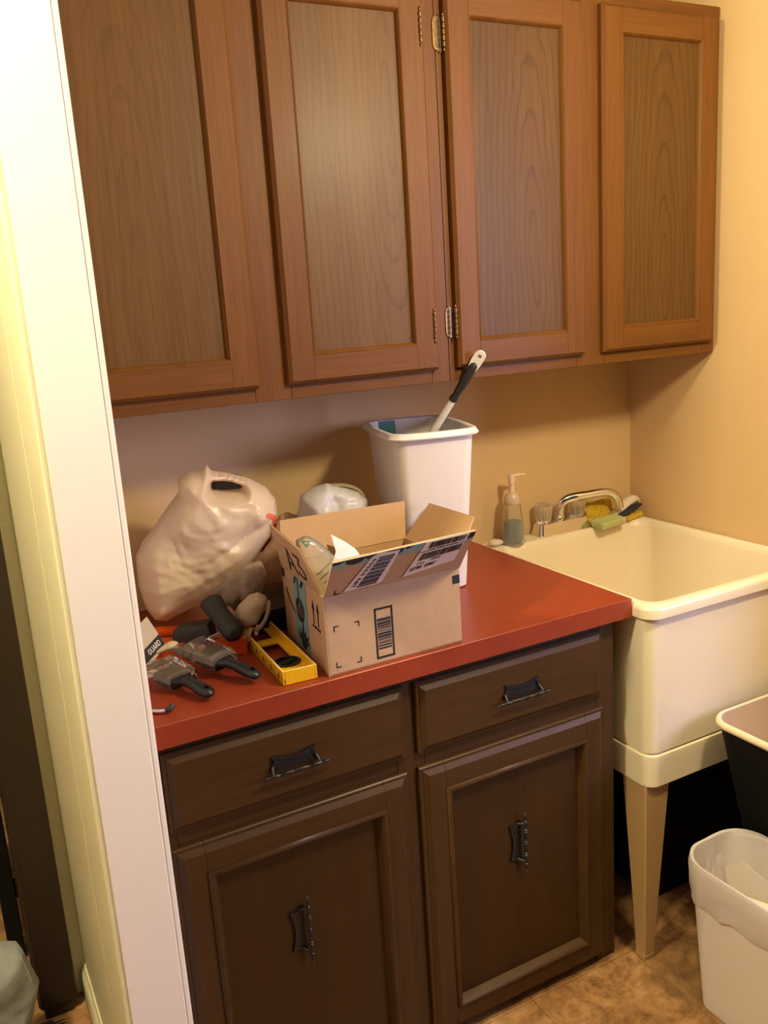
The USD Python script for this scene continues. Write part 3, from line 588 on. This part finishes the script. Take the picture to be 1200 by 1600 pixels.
# prints on the front panel
def corner(x, y, dx, dy, w=.035, h=.07, t_=.0065): return [(min(x, x+dx*w), min(y, y+dy*t_*1.9), max(x, x+dx*w), max(y, y+dy*t_*1.9)), (min(x, x+dx*t_), min(y, y+dy*h), max(x, x+dx*t_), max(y, y+dy*h))]
pr = corner(.055, .62, 1, -1) + corner(.235, .62, -1, -1) + corner(.055, .09, 1, 1) + corner(.235, .09, -1, 1)
put('printed_marks', on_quad(W['front'], rects(pr)), INK, W['front_p'])
fx0, fx1, fy0, fy1 = .345, .478, .065, .72
bars = [(fx0, fy0, fx0+.012, fy1), (fx1-.012, fy0, fx1, fy1), (fx0, fy0, fx1, fy0+.025), (fx0, fy1-.025, fx1, fy1)] + barcode(fx0+.018, fx1-.018, fy0+.12, fy1-.13, 15, 5, False)
put('printed_barcode', on_quad(W['front'], rects(bars)), INK, W['front_p'])
put('printed_square', on_quad(W['front'], rects([(.945, .80, 1.0, .91)])), INK, W['front_p'])
# left panel: pale blue tape with dark drawing, arrows
put('tape', on_quad(W['left'], rects([(.285, .03, .60, 1.0)])), TAPE, W['left_p'])
def leafy(cx, cy):
    out = []
    for k, a in enumerate((-70, -42, -18, 8, 34, 62)):
        lf = Polygon([(0, 0), (.028, .10), (0, .22 - .02*abs(a)/40), (-.028, .10)]); out.append(affinity.translate(affinity.rotate(lf, a, origin=(0, 0)), cx, cy))
    return shapely.union_all(out + [affinity.scale(Point(cx, cy-.01).buffer(.06), 1, 1.3)])
bot = affinity.scale(Point(.43, .56).buffer(.13), .78, 1.25).difference(affinity.scale(Point(.43, .66).buffer(.02), .8, 3.5))
art = shapely.union_all([leafy(.47, .13), bot, shapely.box(.405, .66, .43, .99), shapely.box(.46, .2, .49, .44), Polygon([(.31, .86), (.35, 1.0), (.40, 1.0), (.36, .9)]), Polygon([(.46, .9), (.52, 1.0), (.57, .97), (.5, .88)])])
for g_ in getattr(art.intersection(shapely.box(.29, .03, .595, .995)), 'geoms', [art]): put('tape_drawing', on_quad(W['left'], extrude(g_, .0003), .0008), INK, W['left_p'])
put('tape_stripe', on_quad(W['left'], rects([(.335, .53, .52, .55), (.335, .575, .50, .592), (.35, .49, .52, .505)]), .0012), simple('tape_lilac', (.22, .12, .14), .5), W['left_p'])
put('printed_curve', on_quad(W['left'], extrude(LineString([(.10, .70), (.17, .56), (.285, .46)]).buffer(.014), .0003)), INK, W['left_p'])
ar = [shapely.box(.745, .55, .765, .80), Polygon([(.725, .74), (.785, .74), (.755, .86)]), shapely.box(.845, .55, .865, .80), Polygon([(.825, .74), (.885, .74), (.855, .86)]), shapely.box(.715, .50, .895, .53)]
put('printed_arrows', on_quad(W['left'], extrude(shapely.union_all(ar), .0003)), INK, W['left_p'])
put('printed_square', on_quad(W['left'], rects([(.0, .84, .075, .97)])), INK, W['left_p'])
# left flap lettering
m = text_in('A3', .30, .80, .16, .72); put('printed_letters', on_quad(FL['left'], m), INK, W['left_flap'])
# front flap: tape along the free edge, two labels
q = FL['front']; fp = W['front_flap']
put('tape', on_quad(q, rects([(0.0, .80, 1.0, 1.0)])), TAPE, fp)
blobs = [affinity.scale(Point(x, .95).buffer(.1), .62, 1.05) for x in (.15, .42, .955)] + [Polygon([(0, .93), (0, 1), (.09, 1), (.04, .92)]), Polygon([(.24, .9), (.3, 1), (.2, 1)]), Polygon([(.5, .93), (.56, 1), (.5, 1)])]
for g_ in shapely.union_all(blobs).intersection(shapely.box(0, .8, 1, 1)).geoms: put('tape_drawing', on_quad(q, extrude(g_, .0003), .0008), INK, fp)
la = [(.125, .06), (.355, .09), (.395, .13), (.455, .97), (.30, .985), (.265, .95)]
put('address_label', on_quad(q, extrude(Polygon(la), .0003), .0012), LABEL, fp, label='white barcode label with rounded corners')
qs = lambda pts: np.array([(1-u)*(1-w)*np.array(q[0])+u*(1-w)*np.array(q[1])+u*w*np.array(q[2])+(1-u)*w*np.array(q[3]) for u, w in pts])
sub = qs([(.14, .06), (.36, .09), (.445, .97), (.285, .97)])
put('label_barcode', on_quad(sub, rects(barcode(.30, .93, .06, .93, 22, 11, False)), .0018), INK, fp)
put('label_lettering', on_quad([sub[0], sub[3], sub[2], sub[1]], xf(text_in('TBA S3206', .10, .90, .06, .20), t=(0, 0, 0)), -.0022), INK, fp)
lb = [(.545, .12), (.985-.06, .33), (.965, .995), (.64, .995), (.60, .70)]
lbq = qs([(.545, .12), (.915, .30), (.955, .995), (.635, .995)])
put('address_label', on_quad(lbq, rects([(0, 0, 1, 1)]), .0012), LABEL, fp, label='white address label with two barcodes')
put('label_barcode', on_quad(lbq, rects(barcode(.10, .98, .44, .66, 26, 3) + [(.0, .715, 1, .73)] + barcode(.14, .95, .80, .985, 26, 8)), .0018), INK, fp)
m = (text_in('SXTW6', .06, .29, .14, .25, True), text_in('SDM67', .35, .56, .14, .25, True), text_in('CYC1', .14, .29, .30, .37), text_in('7729401', .40, .60, .33, .41), text_in('1Z 920 4418', .2, .8, .745, .775))
for m_ in m: put('label_lettering', on_quad(lbq, m_, .0018), INK, fp)
put('printed_marks', on_quad(q, rects([(.065, .02, .105, .05), (.065, .02, .073, .15), (.285, .04, .292, .12)])), INK, fp)

# contents
pil = Blob([(-.085, .0), (-.093, .090), (-.069, .097), (-.049, .084), (-.028, .062), (.004, .024), (.008, -.03), (-.02, -.09), (-.07, -.09)], (-1.205, -.475, 1.045), (CAM[0], CAM[1]), .022, .010, 31, .006, .003)
t = thing('air_pillow', 'clear plastic air pillow with green print inside the cardboard box', 'packaging', tuple(pil.P0 + np.array((0, 0, -.07))))
put('film', pil.mesh, PILLOW, t, smooth=60)
def on_blob(bl, poly, mat, parent, name, lift=.0012):
    if hasattr(poly, 'geoms'):
        for g_ in poly.geoms: on_blob(bl, g_, mat, parent, name, lift)
        return
    m = extrude(poly, .0002); m = trimesh.Trimesh(*trimesh.remesh.subdivide_to_size(m.vertices, m.faces, .006)); v = np.asarray(m.vertices)
    ins = v[:, :2]; d = bl.depth(ins[:, 0], ins[:, 1], 1)+lift+v[:, 2]; m.vertices = bl.pos(ins, d); put(name, m, mat, parent)
gp = []
for k in range(5): gp.append(affinity.rotate(shapely.box(-.052+k*.0, -.002, -.012, .0008), 38, origin=(-.03, 0)).__class__(affinity.translate(affinity.rotate(shapely.box(-.070, 0, -.036, .0020), 36, origin=(-.036, 0)), .008+.009*k*.75, .04-.009*k*1.0).exterior.coords))
on_blob(pil, shapely.union_all(gp), GREENINK, t, 'printed_lines')
on_blob(pil, shapely.union_all([Polygon([(-.082, .090), (-.062, .088), (-.070, .076)]).difference(Polygon([(-.077, .0875), (-.067, .087), (-.071, .081)])), Point(-.020, .022).buffer(.010).difference(Point(-.020, .022).buffer(.0045))]), GREENINK, t, 'printed_logo')
def sheet(pts, bend, mat, name, label, catg, th=.0006):
    """a curled sheet: outline (u,v) mapped by bend to 3-D"""
    pg = Polygon(pts); m = extrude(pg, th); m = trimesh.Trimesh(*trimesh.remesh.subdivide_to_size(m.vertices, m.faces, .012)); v = np.asarray(m.vertices); m.vertices = np.array([bend(*p) for p in v])
    if m.volume < 0: m.invert()
    put(name, m, mat, smooth=40, label=label, cat=catg)
e_ = np.array([math.cos(.12), math.sin(.12), 0.])
sheet([(-.024, -.03), (.066, -.05), (.068, .007), (.053, .030), (.028, .051), (.0, .070), (.0065, .034)], lambda u, v, w: np.array((-1.224, -.472, 1.070)) + e_*u + np.array((-e_[1], e_[0], 0))*(w + .25*(u-.02)**2*6 + .08*v) + np.array((0, 0, 1.))*v, PAPER, 'paper_sheet', 'pointed curl of bright white paper sticking out of the cardboard box', 'paper')
sheet([(0, 0), (.05, -.01), (.02, .045), (.0, .075), (-.025, .088), (-.02, .04)], lambda u, v, w: np.array((-1.205, -.455, 1.03)) + e_*u + np.array((-e_[1], e_[0], 0))*(w + .05*v) + np.array((0, 0, 1.))*v, KRAFT, 'kraft_paper_sheet', 'brown kraft paper behind the air pillow inside the cardboard box', 'paper')

# ================================================================== LEVEL
p0, p1 = np.array((-1.4035, -.606)), np.array((-1.3365, -.6095)); ex = (p1-p0)/np.linalg.norm(p1-p0); ey = np.array((-ex[1], ex[0])); ey2 = np.array((.055, .9985)); 
t = thing('spirit_level', 'yellow spirit level with a round black vial lying on its side beside the cardboard box', 'level', (p0[0], p0[1], .9146))
LX = lambda m: onto(m, (p0[0], p0[1], .9146), (ex[0], ex[1], 0), (ey2[0], ey2[1], 0), (0, 0, 1))
wd, ht, ln = .067, .0265, .30
web = shapely.box(.004, .004, wd-.004, ln-.004).difference(affinity.scale(Point(.032, .070).buffer(.0247), 1.08, 1.0)).difference(shapely.box(.008, .097, .050, .182)).difference(shapely.box(.008, .21, .050, .28))
put('web', LX(xf(extrude(web, .004), t=(0, 0, .010))), YEL, t)
put('flange', LX(mbox((0, 0, 0), (.0045, ln, ht), .0008)), YEL, t); put('flange', LX(mbox((wd-.0045, 0, 0), (wd, ln, ht), .0008)), YEL, t)
put('end_cap', LX(mbox((.0046, 0, 0), (wd-.0046, .0045, ht), .0006)), YEL, t)
put('worn_edge', LX(cat(mbox((.0004, .0004, ht-.0002), (.0040, ln, ht+.0005)), mbox((wd-.0041, .0004, ht-.0002), (wd-.0004, ln, ht+.0005)), mbox((.004, .0004, ht-.0002), (wd-.004, .0036, ht+.0005)))), YELW, t)
put('vial_ring', LX(cat(xf(extrude(affinity.scale(Point(.032, .070).buffer(.0250), 1.08, 1.0).difference(Point(.032, .070).buffer(.0215)), .009), t=(0, 0, .008)))), BLACKP, t, smooth=30)
put('vial', LX(cat(xf(extrude(Point(.032, .070).buffer(.022), .004), t=(0, 0, .008)), xf(trimesh.creation.cylinder(.0045, .028, sections=20), .6, 1.5708, 0, (.032, .070, .0135)))), LENS, t, smooth=30)
tk = []
for k in range(26): tk.append((.004+.0115*k/1.0, .002, .0055+.0115*k, (.012 if k % 4 else .018)))
nums = [text_in(str(k+1), .018+.046*k, .026+.046*k, .010, .019, True) for k in range(6)]
side_q = onto(cat(rects(tk), *nums), (p0[0]-.0004, p0[1], .9146), (ey2[0], ey2[1], 0), (0, 0, 1), (-1, 0, 0))
side_q.apply_translation((0, 0, 0)); put('ruler_marks', side_q, INK, t)
put('end_print', LX(mbox((.003, -.0003, .0025), (.004, 0, .012))), INK, t)

# ================================================================== TOOLS
def paint_brush(tipp, dirn, length, head, mat, label, zc, seed, roll=0):
    """tipp: hanging end of the handle (x, y); dirn: towards the bristles"""
    d = np.array([dirn[0], dirn[1], 0.]); d /= np.linalg.norm(d); s = np.array([-d[1], d[0], 0.]); o = np.array([tipp[0], tipp[1], zc])
    up = np.array([0, 0, 1.]); slope = head
    t = thing('paint_brush', label, 'paint brush', (o[0], o[1], zc-.012))
    out = Polygon([(0, -.006), (.006, -.0105), (.02, -.0122), (.045, -.0105), (.07, -.0085), (.085, -.0125), (.092, -.022), (.104, -.024), (.104, .024), (.092, .022), (.085, .0125), (.07, .0085), (.045, .0105), (.02, .0122), (.006, .0105), (0, .006), (-.003, 0)]).buffer(.0015)
    hole = affinity.scale(Point(.014, 0).buffer(.0042), 1.4, 1.0); rg = []
    def place(m):
        m = to_tri(m).copy(); v = np.asarray(m.vertices); m.vertices = o + v[:, :1]*d*length/.104 + v[:, 1:2]*s + (v[:, 2:] + v[:, :1]*slope)*up; return m
    aa = np.arange(18)*2*np.pi/18
    hm = loft([np.c_[np.full(18, x), w*np.cos(aa), h*np.sin(aa)] for x, w, h in ((-.002, .002, .002), (0, .007, .005), (.005, .0115, .008), (.016, .0142, .0095), (.040, .0135, .0105), (.062, .0105, .0095), (.080, .0120, .0095), (.092, .020, .0085), (.104, .0235, .008), (.106, .022, .006))])
    hm = Manifold(__import__('manifold3d').Mesh(np.asarray(hm.vertices, np.float32), np.asarray(hm.faces, np.uint32))) - Manifold.cylinder(.06, .0042, .0042, 20, True).scale((1.5, 1, 1)).translate((.015, 0, 0))
    put('handle', place(hm), BLACKP, t, smooth=40)
    put('bristles', place(loft([[(.105, -.024, -.006), (.105, .024, -.006), (.105, .024, .006), (.105, -.024, .006)], [(.155, -.026, -.003), (.155, .026, -.003), (.155, .026, .003), (.155, -.026, .003)]])), BRISTLE, t)
    fl_ = [[(x, -w, -h), (x, w, -h), (x, w+.004, 0), (x, w, h), (x, -w, h), (x, -w-.004, 0)] for x, w, h in ((.088, .027, .010), (.110, .031, .012), (.15, .034, .009), (.19, .036, .008), (.205, .036, .002))]
    put('sleeve', place(loft(fl_, False, True)), FILM, t)
    return t
paint_brush((-1.532, -.590), (-.06, .155), .09, .10, None, 'black handled paint brush in clear sleeve nearest the white jamb', .928, 1)
paint_brush((-1.437, -.570), (-.075, .14), .092, .16, None, 'black handled paint brush in clear sleeve beside the yellow level', .931, 2)
t = thing('bent_rod', 'short bent steel rod with dark tip on the front left of the red counter', 'tool', (-1.60, -.59, .9145))
rp = spline([(-1.660, -.556, .9195), (-1.640, -.570, .9195), (-1.616, -.588, .9195), (-1.606, -.590, .9215), (-1.601, -.586, .926)], 18)
put('rod', tube(rp, .0045, 12), STEEL, t, smooth=50); put('tip', tube(rp[-5:], .0049, 12), GREYD, t, smooth=50)
# orange tool
t = thing('orange_scraper', 'bright orange plastic tool lying under the tan shopping bag', 'tool', (-1.49, -.33, .9145))
ob = Polygon([(-1.598, -.268), (-1.470, -.345), (-1.452, -.368), (-1.398, -.395), (-1.404, -.412), (-1.462, -.395), (-1.500, -.393), (-1.640, -.330), (-1.640, -.250)])
top = ob.buffer(-.004)
put('body', cat(xf(extrude(ob.buffer(.001), .030), t=(0, 0, .9147)), xf(extrude(top, .0325), t=(0, 0, .9147))), ORANGE, t, smooth=20)
put('lever', hull([(x, y, z) for x, y in ((-1.56, -.27), (-1.475, -.315), (-1.46, -.29), (-1.545, -.24)) for z in (.944, .952)]), ORANGE, t)
# black cordless tool with a grip
t = thing('hand_tool', 'black tool grip pointing down beside the cream work glove', 'tool', (-1.40, -.35, .92))
gp_ = spline([(-1.452, -.365, 1.020), (-1.444, -.395, .998), (-1.432, -.420, .974), (-1.424, -.436, .962)], 22)
put('grip', tube(gp_, np.r_[np.linspace(.024, .021, 8), np.linspace(.021, .0235, 10), (.0235, .022, .018, .009)], 20, 1.0, .85), BLACKR, t, smooth=50)
put('trigger', tube(spline([(-1.428, -.385, 1.010), (-1.424, -.400, .998), (-1.420, -.412, .985)], 10), [.004, .007, .008, .008, .008, .008, .008, .007, .006, .003], 12), simple('dull_pink_plastic', (.30, .14, .10), .5), t, smooth=50)
t = thing('tool_holster', 'dark grey plastic tool case in clear film on the orange tool', 'tool case', (-1.475, -.28, .955))
hb = hull([(-1.535, -.350, .948), (-1.465, -.385, .949), (-1.445, -.360, .949), (-1.505, -.325, .948), (-1.530, -.345, .972), (-1.470, -.378, .980), (-1.450, -.352, .982), (-1.505, -.322, .976)])
put('case', hb, GREYD, t); put('clip', cat(*[tube([(-1.485+.004*k, -.388-.003*k, .950+.004*k), (-1.455+.003*k, -.389, .956+.003*k)], .0018, 8) for k in range(3)]), simple('clear_clip', (.75, .6, .5), .15), t, smooth=50)
# product card at the jamb
cq = [(-1.608, -.405, .926), (-1.557, -.395, .962), (-1.582, -.368, 1.020), (-1.633, -.378, .985)]
t = thing('product_card', 'white and black printed packaging card leaning by the white jamb', 'packaging', (-1.62, -.39, .93))
put('card', quad_slab(cq, .0012), simple('grey_card', (.60, .52, .42), .6), t)
put('print_band', on_quad(cq, rects([(0, .08, 1, .40), (0, .62, .42, .95)])), INK, t); put('lettering', on_quad(cq, text_in('GUARD', .42, .90, .16, .32, True), .0008), LABEL, t)
put('plastic_tab', tube(spline([(-1.585, -.388, .947), (-1.570, -.392, .955), (-1.548, -.397, .962), (-1.536, -.400, .965)], 12), np.r_[np.linspace(.006, .013, 9), (.012, .009, .003)], 14, 1.0, .6), simple('pale_putty', (.58, .50, .34), .6), t, smooth=60)
# glove
gl = Blob([(-.047, .072), (-.032, .094), (-.007, .114), (.010, .116), (.024, .107), (.028, .094), (.020, .080), (.010, .062), (.001, .048), (-.012, .046), (-.022, .043), (-.034, .052)], (-1.372, -.392, .914), (CAM[0], CAM[1]), .022, .006, 5, .005, .003, 22)
t = thing('work_glove', 'rolled cream leather work glove beside the yellow level', 'glove', (-1.372, -.392, .93))
put('cuff', gl.mesh, GLOVE, t, smooth=60)
gb = gl.P0; e2 = gl.e; n2 = gl.n
gpt = lambda s, z, d=0.: gb + e2*s + np.array((0, 0, z)) + n2*d
put('lining', tube(spline([gpt(.030, .100, .010), gpt(.024, .075, .016), gpt(.010, .052, .018), gpt(-.004, .042, .018)], 14), np.r_[.003, np.full(12, .0065), .003], 12, 1.0, .6), simple('glove_lining', (.26, .20, .14), .9, bump=.3, bscale=200), t, smooth=60)
for a in ([(-.012, .048, .012), (-.018, .032, .016), (-.022, .016, .014)], [(.004, .050, .012), (-.001, .040, .016), (-.004, .031, .016)]):
    put('strap', tube(spline([gpt(*p) for p in a], 10), np.r_[np.full(8, .0055), .005, .002], 10, 1.0, .6), GLOVE, t, smooth=60)
# crumpled dusty cloth behind the glove
cr = Blob([(-.075, .06), (-.07, .10), (-.04, .125), (.0, .15), (.035, .155), (.045, .12), (.03, .085), (-.02, .05)], (-1.372, -.352, .930), (CAM[0], CAM[1]), .022, .018, 17, .007, .004, 26)
put('dust_cloth', cr.mesh, simple('dusty_cloth', (.30, .22, .16), .9, var=.3, scale=50), smooth=60, label='crumpled dusty grey brown cloth between the tan bag and the work glove', cat='cloth')
# black tray
t = thing('black_tray', 'black plastic tray tucked behind the yellow level and the cardboard box', 'tray', (-1.26, -.27, .9145))
G2 = frame2((-1.275, -.265), -.05)
put('tray', loft([G2(rrect(-.07, .055, -.07, .07, .02, z_ , 5)) if k != 1 else G2(rrect(-.08, .065, -.08, .08, .024, z_, 5)) for k, z_ in enumerate((.9148, .966, .966))][:2] + [G2(rrect(-.075, .06, -.075, .075, .022, .966, 5)), G2(rrect(-.066, .051, -.066, .066, .02, .93, 5))]), BLACKP, t, smooth=30)
put('lid_film', loft([G2(rrect(-.082, .067, -.082, .082, .024, .9665, 5)), G2(rrect(-.082, .067, -.082, .082, .024, .970, 5)), G2(rrect(-.05, .04, -.05, .05, .02, .974, 5))]), simple('smoky_lid', (.05, .045, .04), .15), t, smooth=30)

# ================================================================== BAGS
V = (CAM[0], CAM[1])
big = [(-.162, .17), (-.164, .108), (-.156, .06), (-.141, .033), (-.113, .026), (-.069, .044), (-.007, .066), (.052, .101), (.09, .146), (.123, .185), (.142, .232), (.140, .262), (.122, .291), (.086, .314), (.047, .328), (.012, .337), (.004, .350), (-.012, .338), (-.036, .337), (-.058, .327), (-.060, .297), (-.085, .27), (-.115, .233), (-.144, .202)]
b1 = Blob(big, (-1.398, -.235, .925), V, .095, .019, 3, .0050, .0035, 12, holes=[[(.008, .297), (.012, .315), (.048, .310), (.074, .298), (.070, .290), (.035, .292)]],
          folds=[((-.13, .07), (.10, .19), .014, .035), ((-.12, .03), (-.115, .17), .012, .03), ((-.02, .16), (.13, .235), -.014, .02), ((-.145, .115), (-.03, .125), .010, .02), ((-.10, .25), (.06, .17), .012, .04)])
t = thing('shopping_bag', 'large stuffed tan plastic shopping bag with red print in the left corner of the counter', 'bag', (-1.40, -.235, .93))
put('sack', b1.mesh, BAG, t, smooth=32)
ic = trimesh.creation.icosphere(3, .5)
put('contents', trimesh.Trimesh(b1.pos([(.042, .296)], [-.035])[0] + np.asarray(ic.vertices)*np.array((.09, .04, .05)), ic.faces), simple('bag_contents', (.12, .13, .17), .5), t, smooth=True)
on_blob(b1, LineString([(.118, .243), (.131, .232), (.133, .215), (.126, .196)]).buffer(.0045), REDINK, t, 'red_print', .0015)
on_blob(b1, LineString([(.118, .181), (.108, .170), (.098, .158)]).buffer(.004), REDINK, t, 'red_print', .0015)
b2 = Blob([(-.038, .10), (-.045, .19), (-.038, .218), (-.032, .247), (-.001, .264), (.032, .271), (.066, .259), (.103, .245), (.124, .223), (.12, .189), (.116, .06), (.09, .004), (-.02, .003)], (-1.128, -.165, .912), V, .055, .024, 8, .007, .006, 14, folds=[((-.02, .19), (.11, .215), .016, .02), ((.03, .27), (.06, .2), -.012, .015)])
t = thing('plastic_bag', 'crumpled white plastic bag behind the cardboard box beside the waste bin', 'bag', (-1.12, -.165, .9145)); put('sack', b2.mesh, BAGW, t, smooth=35)
put('knotted_end', tube(spline([b2.pos([(.02, .262)], [.0])[0], b2.pos([(.06, .263)], [-.004])[0], b2.pos([(.10, .25)], [-.006])[0], b2.pos([(.118, .226)], [-.004])[0]], 12), np.r_[.004, np.full(10, .010), .006], 10, 1.0, .5), simple('bag_olive_edge', (.34, .28, .16), .5), t, smooth=60)
b3 = Blob([(-.066, .069), (-.069, .101), (-.045, .132), (-.013, .163), (.01, .183), (.06, .160), (.072, .082), (.02, .058)], (-1.238, -.19, .914), V, .04, .018, 21, .007, .005, 16, folds=[((-.05, .12), (.03, .15), .01, .015)])
put('plastic_bag', b3.mesh, plastic_film('peach_bag_plastic', (.80, .60, .42), .3, .35), smooth=70, label='small peach plastic bag squeezed between the shopping bag and the cardboard box', cat='bag')
b4 = Blob([(-.012, .10), (-.008, .19), (.004, .206), (.014, .218), (.031, .221), (.049, .212), (.067, .215), (.075, .15), (.07, .10)], (-1.205, -.100, .894), V, .020, .012, 25, .006, .003, 20)
put('plastic_bag', b4.mesh, plastic_film('peach_bag_plastic', (.80, .60, .42)), smooth=70, label='crumpled peach bag end peeking over the back flap of the cardboard box', cat='bag')

# ================================================================== FLOOR THINGS RIGHT
bo2 = (-.492, -1.020); G3 = frame2(bo2, .02)
t = thing('trash_can', 'white trash can with a crumpled white liner folded over its rim on the floor', 'trash can', (bo2[0], bo2[1], 0))
tz = .365
def tr(hx, hy, z, r): return G3(rrect(-hx, hx, -hy, hy, r, z, 10))
put('body', loft([tr(.072, .200, .0005, .03), tr(.076, .204, .004, .034), tr(.101, .243, tz-.004, .07), tr(.101, .243, tz, .07), tr(.097, .239, tz, .068), tr(.073, .20, .008, .032)], True, True), BIN2M, t, smooth=40)
# liner: over the rim, ragged hem outside, down inside
def wob(z, hx, hy, r, amp, seed, zamp=0., n=14):
    base = rrect(-hx, hx, -hy, hy, r, z, 10); q = []
    for k in range(len(base)):
        a, b = np.array(base[k]), np.array(base[(k+1) % len(base)]); m = n if k % 11 == 10 else 1
        for i in range(m): q.append(a+(b-a)*i/m)
    q = np.array(q); nv = q.copy(); nv[:, 2] = 0; nv /= np.linalg.norm(nv, axis=1, keepdims=True)
    f = meshkit.fbm(np.c_[q[:, :2]*34, np.full(len(q), z*30)], 3, seed)-.5; g = meshkit.fbm(np.c_[q[:, :2]*13, np.full(len(q), 2.2)], 3, seed+3)-.5
    q = q + nv*f[:, None]*amp; q[:, 2] += g*zamp; return G3(q)
lin = [wob(tz-.100, .0990, .2385, .072, .022, 2, .10), wob(tz-.092, .1015, .240, .072, .030, 2, .095), wob(tz-.070, .1035, .244, .073, .024, 3, .06), wob(tz-.040, .1055, .247, .073, .015, 4, .02), wob(tz-.012, .106, .248, .073, .004, 5), wob(tz+.004, .103, .245, .071, .003, 6, .003),
       wob(tz+.003, .098, .240, .068, .003, 7), wob(tz-.02, .0945, .236, .066, .003, 8), wob(tz-.05, .090, .232, .064, .012, 12), wob(tz-.10, .085, .226, .06, .018, 9), wob(tz-.16, .080, .218, .055, .020, 13), wob(tz-.22, .075, .21, .05, .018, 10), wob(tz-.26, .03, .12, .03, .01, 11)]
put('liner', loft(lin, False, True), LINER, t, smooth=60)
def leafsheet(pts, o, e, n_, up, curl, label):
    pg = Polygon(pts); m = extrude(pg, .0006); m = trimesh.Trimesh(*trimesh.remesh.subdivide_to_size(m.vertices, m.faces, .012)); v = np.asarray(m.vertices)
    o, e, n_, up = map(lambda a: np.array(a, float), (o, e, n_, up)); m.vertices = o + v[:, :1]*e + v[:, 1:2]*up + (v[:, 2:]+curl*v[:, :1]**2)*n_
    put('paper_sheet', m, simple('cream_paper', (.92, .82, .68), .7), smooth=40, label=label, cat='paper')
leafsheet([(0, -.06), (.13, -.05), (.155, .03), (.06, .078), (.0, .035)], (-.462, -.800, .262), (-.16, -.98, .10), (.9, -.2, .2), (-.15, .1, .95), 1.5, 'cream paper sheet standing inside the lined trash can')
leafsheet([(0, 0), (.15, 0), (.14, .08), (0, .07)], (-.520, -.840, .225), (.10, -.98, .05), (.9, .1, .4), (.35, .1, .62), .8, 'folded cream paper lower inside the lined trash can')
# tall black tub with cream rim
t = thing('laundry_hamper', 'tall black tub with a rolled cream rim in front of the sink at right', 'hamper', (-.2, -.92, 0))
def tb(i, z, r=.05): return rrect(-.436+i, .02-i, -1.18+i, -.712-i*.25, r, z, 8)
put('body', loft([tb(.15, .0005, .03), tb(.148, .003), tb(.004, .612), tb(.009, .612), tb(.01, .606)], True, False), MATTE, t, smooth=40)
put('rim', loft([tb(.003, .605), tb(-.004, .606), tb(-.006, .611), tb(-.005, .617), tb(-.001, .621), tb(.004, .621), tb(.009, .616)], False, False), CREAMP, t, smooth=60)
put('lining', loft([tb(.009, .616), tb(.013, .60), tb(.045, .50), tb(.09, .30), tb(.15, .22)], False, True), simple('hamper_lining', (.50, .37, .22), .6), t, smooth=40)
t = thing('storage_crate', 'black storage crate standing in the dark under the sink', 'crate', (-.21, -.25, 0))
put('body', loft([rrect(-.40, -.04, -.505, -.08, .02, .0005), rrect(-.405, -.035, -.51, -.075, .02, .004), rrect(-.425, -.025, -.53, -.06, .024, .40)]), BLKWOOD, t, smooth=30)
put('lid', loft([rrect(-.43, -.02, -.535, -.055, .024, .4005), rrect(-.432, -.018, -.537, -.053, .024, .405), rrect(-.432, -.018, -.537, -.053, .024, .425), rrect(-.42, -.03, -.525, -.065, .022, .430)]), BLKWOOD, t, smooth=30)

# ================================================================== HALL THINGS LEFT
cl = Blob([(-.12, 0.0), (-.13, .20), (-.08, .335), (-.02, .325), (.018, .305), (.03, .256), (.041, .212), (.024, .162), (.0, .10), (-.01, .0)], (-1.915, -.22, .009), V, .07, .016, 44, .008, .006, 10)
t = thing('cloth_bundle', 'faded blue grey cloth heaped on the hall floor beside the dark post', 'cloth', (-1.915, -.20, 0)); put('cloth', cl.mesh, CLOTH, t, smooth=60)
put('seam', tube(b := spline(cl.pos([(.012, .300), (.022, .250), (.024, .215), (.008, .16), (-.01, .10)], [.022, .028, .030, .030, .03]), 12), .004, 8), CLOTH, t, smooth=60)
kn = to_tri(trimesh.creation.icosphere(4, .5)); v = np.asarray(kn.vertices); v = v*(1+.03*np.sin(v[:, 2:3]*60)*np.sin(np.arctan2(v[:, 1:2], v[:, 0:1])*14)); kn.vertices = v*np.array((.16, .16, .25)) + np.array((-2.010, -.40, .152))
put('knit_hat', kn, KNIT, smooth=True, label='cream knitted bundle on the hall floor at the lower left corner', cat='knitwear')
rg = [mbox((-2.15, -.56, .0003), (-1.858, -.080, .008), .003)]
r2 = random.Random(4)
for k in range(52): x = -1.858; y = -.540+.0088*k; rg.append(hull([(x-.002, y-.0012, .002), (x-.002, y+.0012, .002), (x-.002, y, .006), (x+.03+r2.random()*.012, y+r2.uniform(-.004, .004), .0015), (x+.02, y, .003)]))
put('rug', cat(*rg), RUGM, label='dark navy fringed rug edge on the hall floor', cat='rug')
t = thing('dining_chair', 'black wooden chair glimpsed through the doorway behind the dark post', 'chair', (-1.70, .40, 0))
for x, y in ((-1.905, .20), (-1.51, .20), (-1.905, .60), (-1.51, .60)): put('leg', mbox((x-.019, y-.019, .0), (x+.019, y+.019, .46), .003), BLKWOOD, t)
put('stretcher', mbox((-1.886, .187, .17), (-1.529, .213, .215), .003), BLKWOOD, t); put('stretcher', mbox((-1.918, .219, .13), (-1.892, .581, .18), .003), BLKWOOD, t)
put('seat', mbox((-1.93, .175, .46), (-1.485, .625, .49), .006), BLKWOOD, t)
put('backrest', cat(mbox((-1.925, .585, .49), (-1.885, .615, 1.0), .003), mbox((-1.53, .585, .49), (-1.49, .615, 1.0), .003), mbox((-1.886, .59, .85), (-1.529, .61, .98), .003)), BLKWOOD, t)
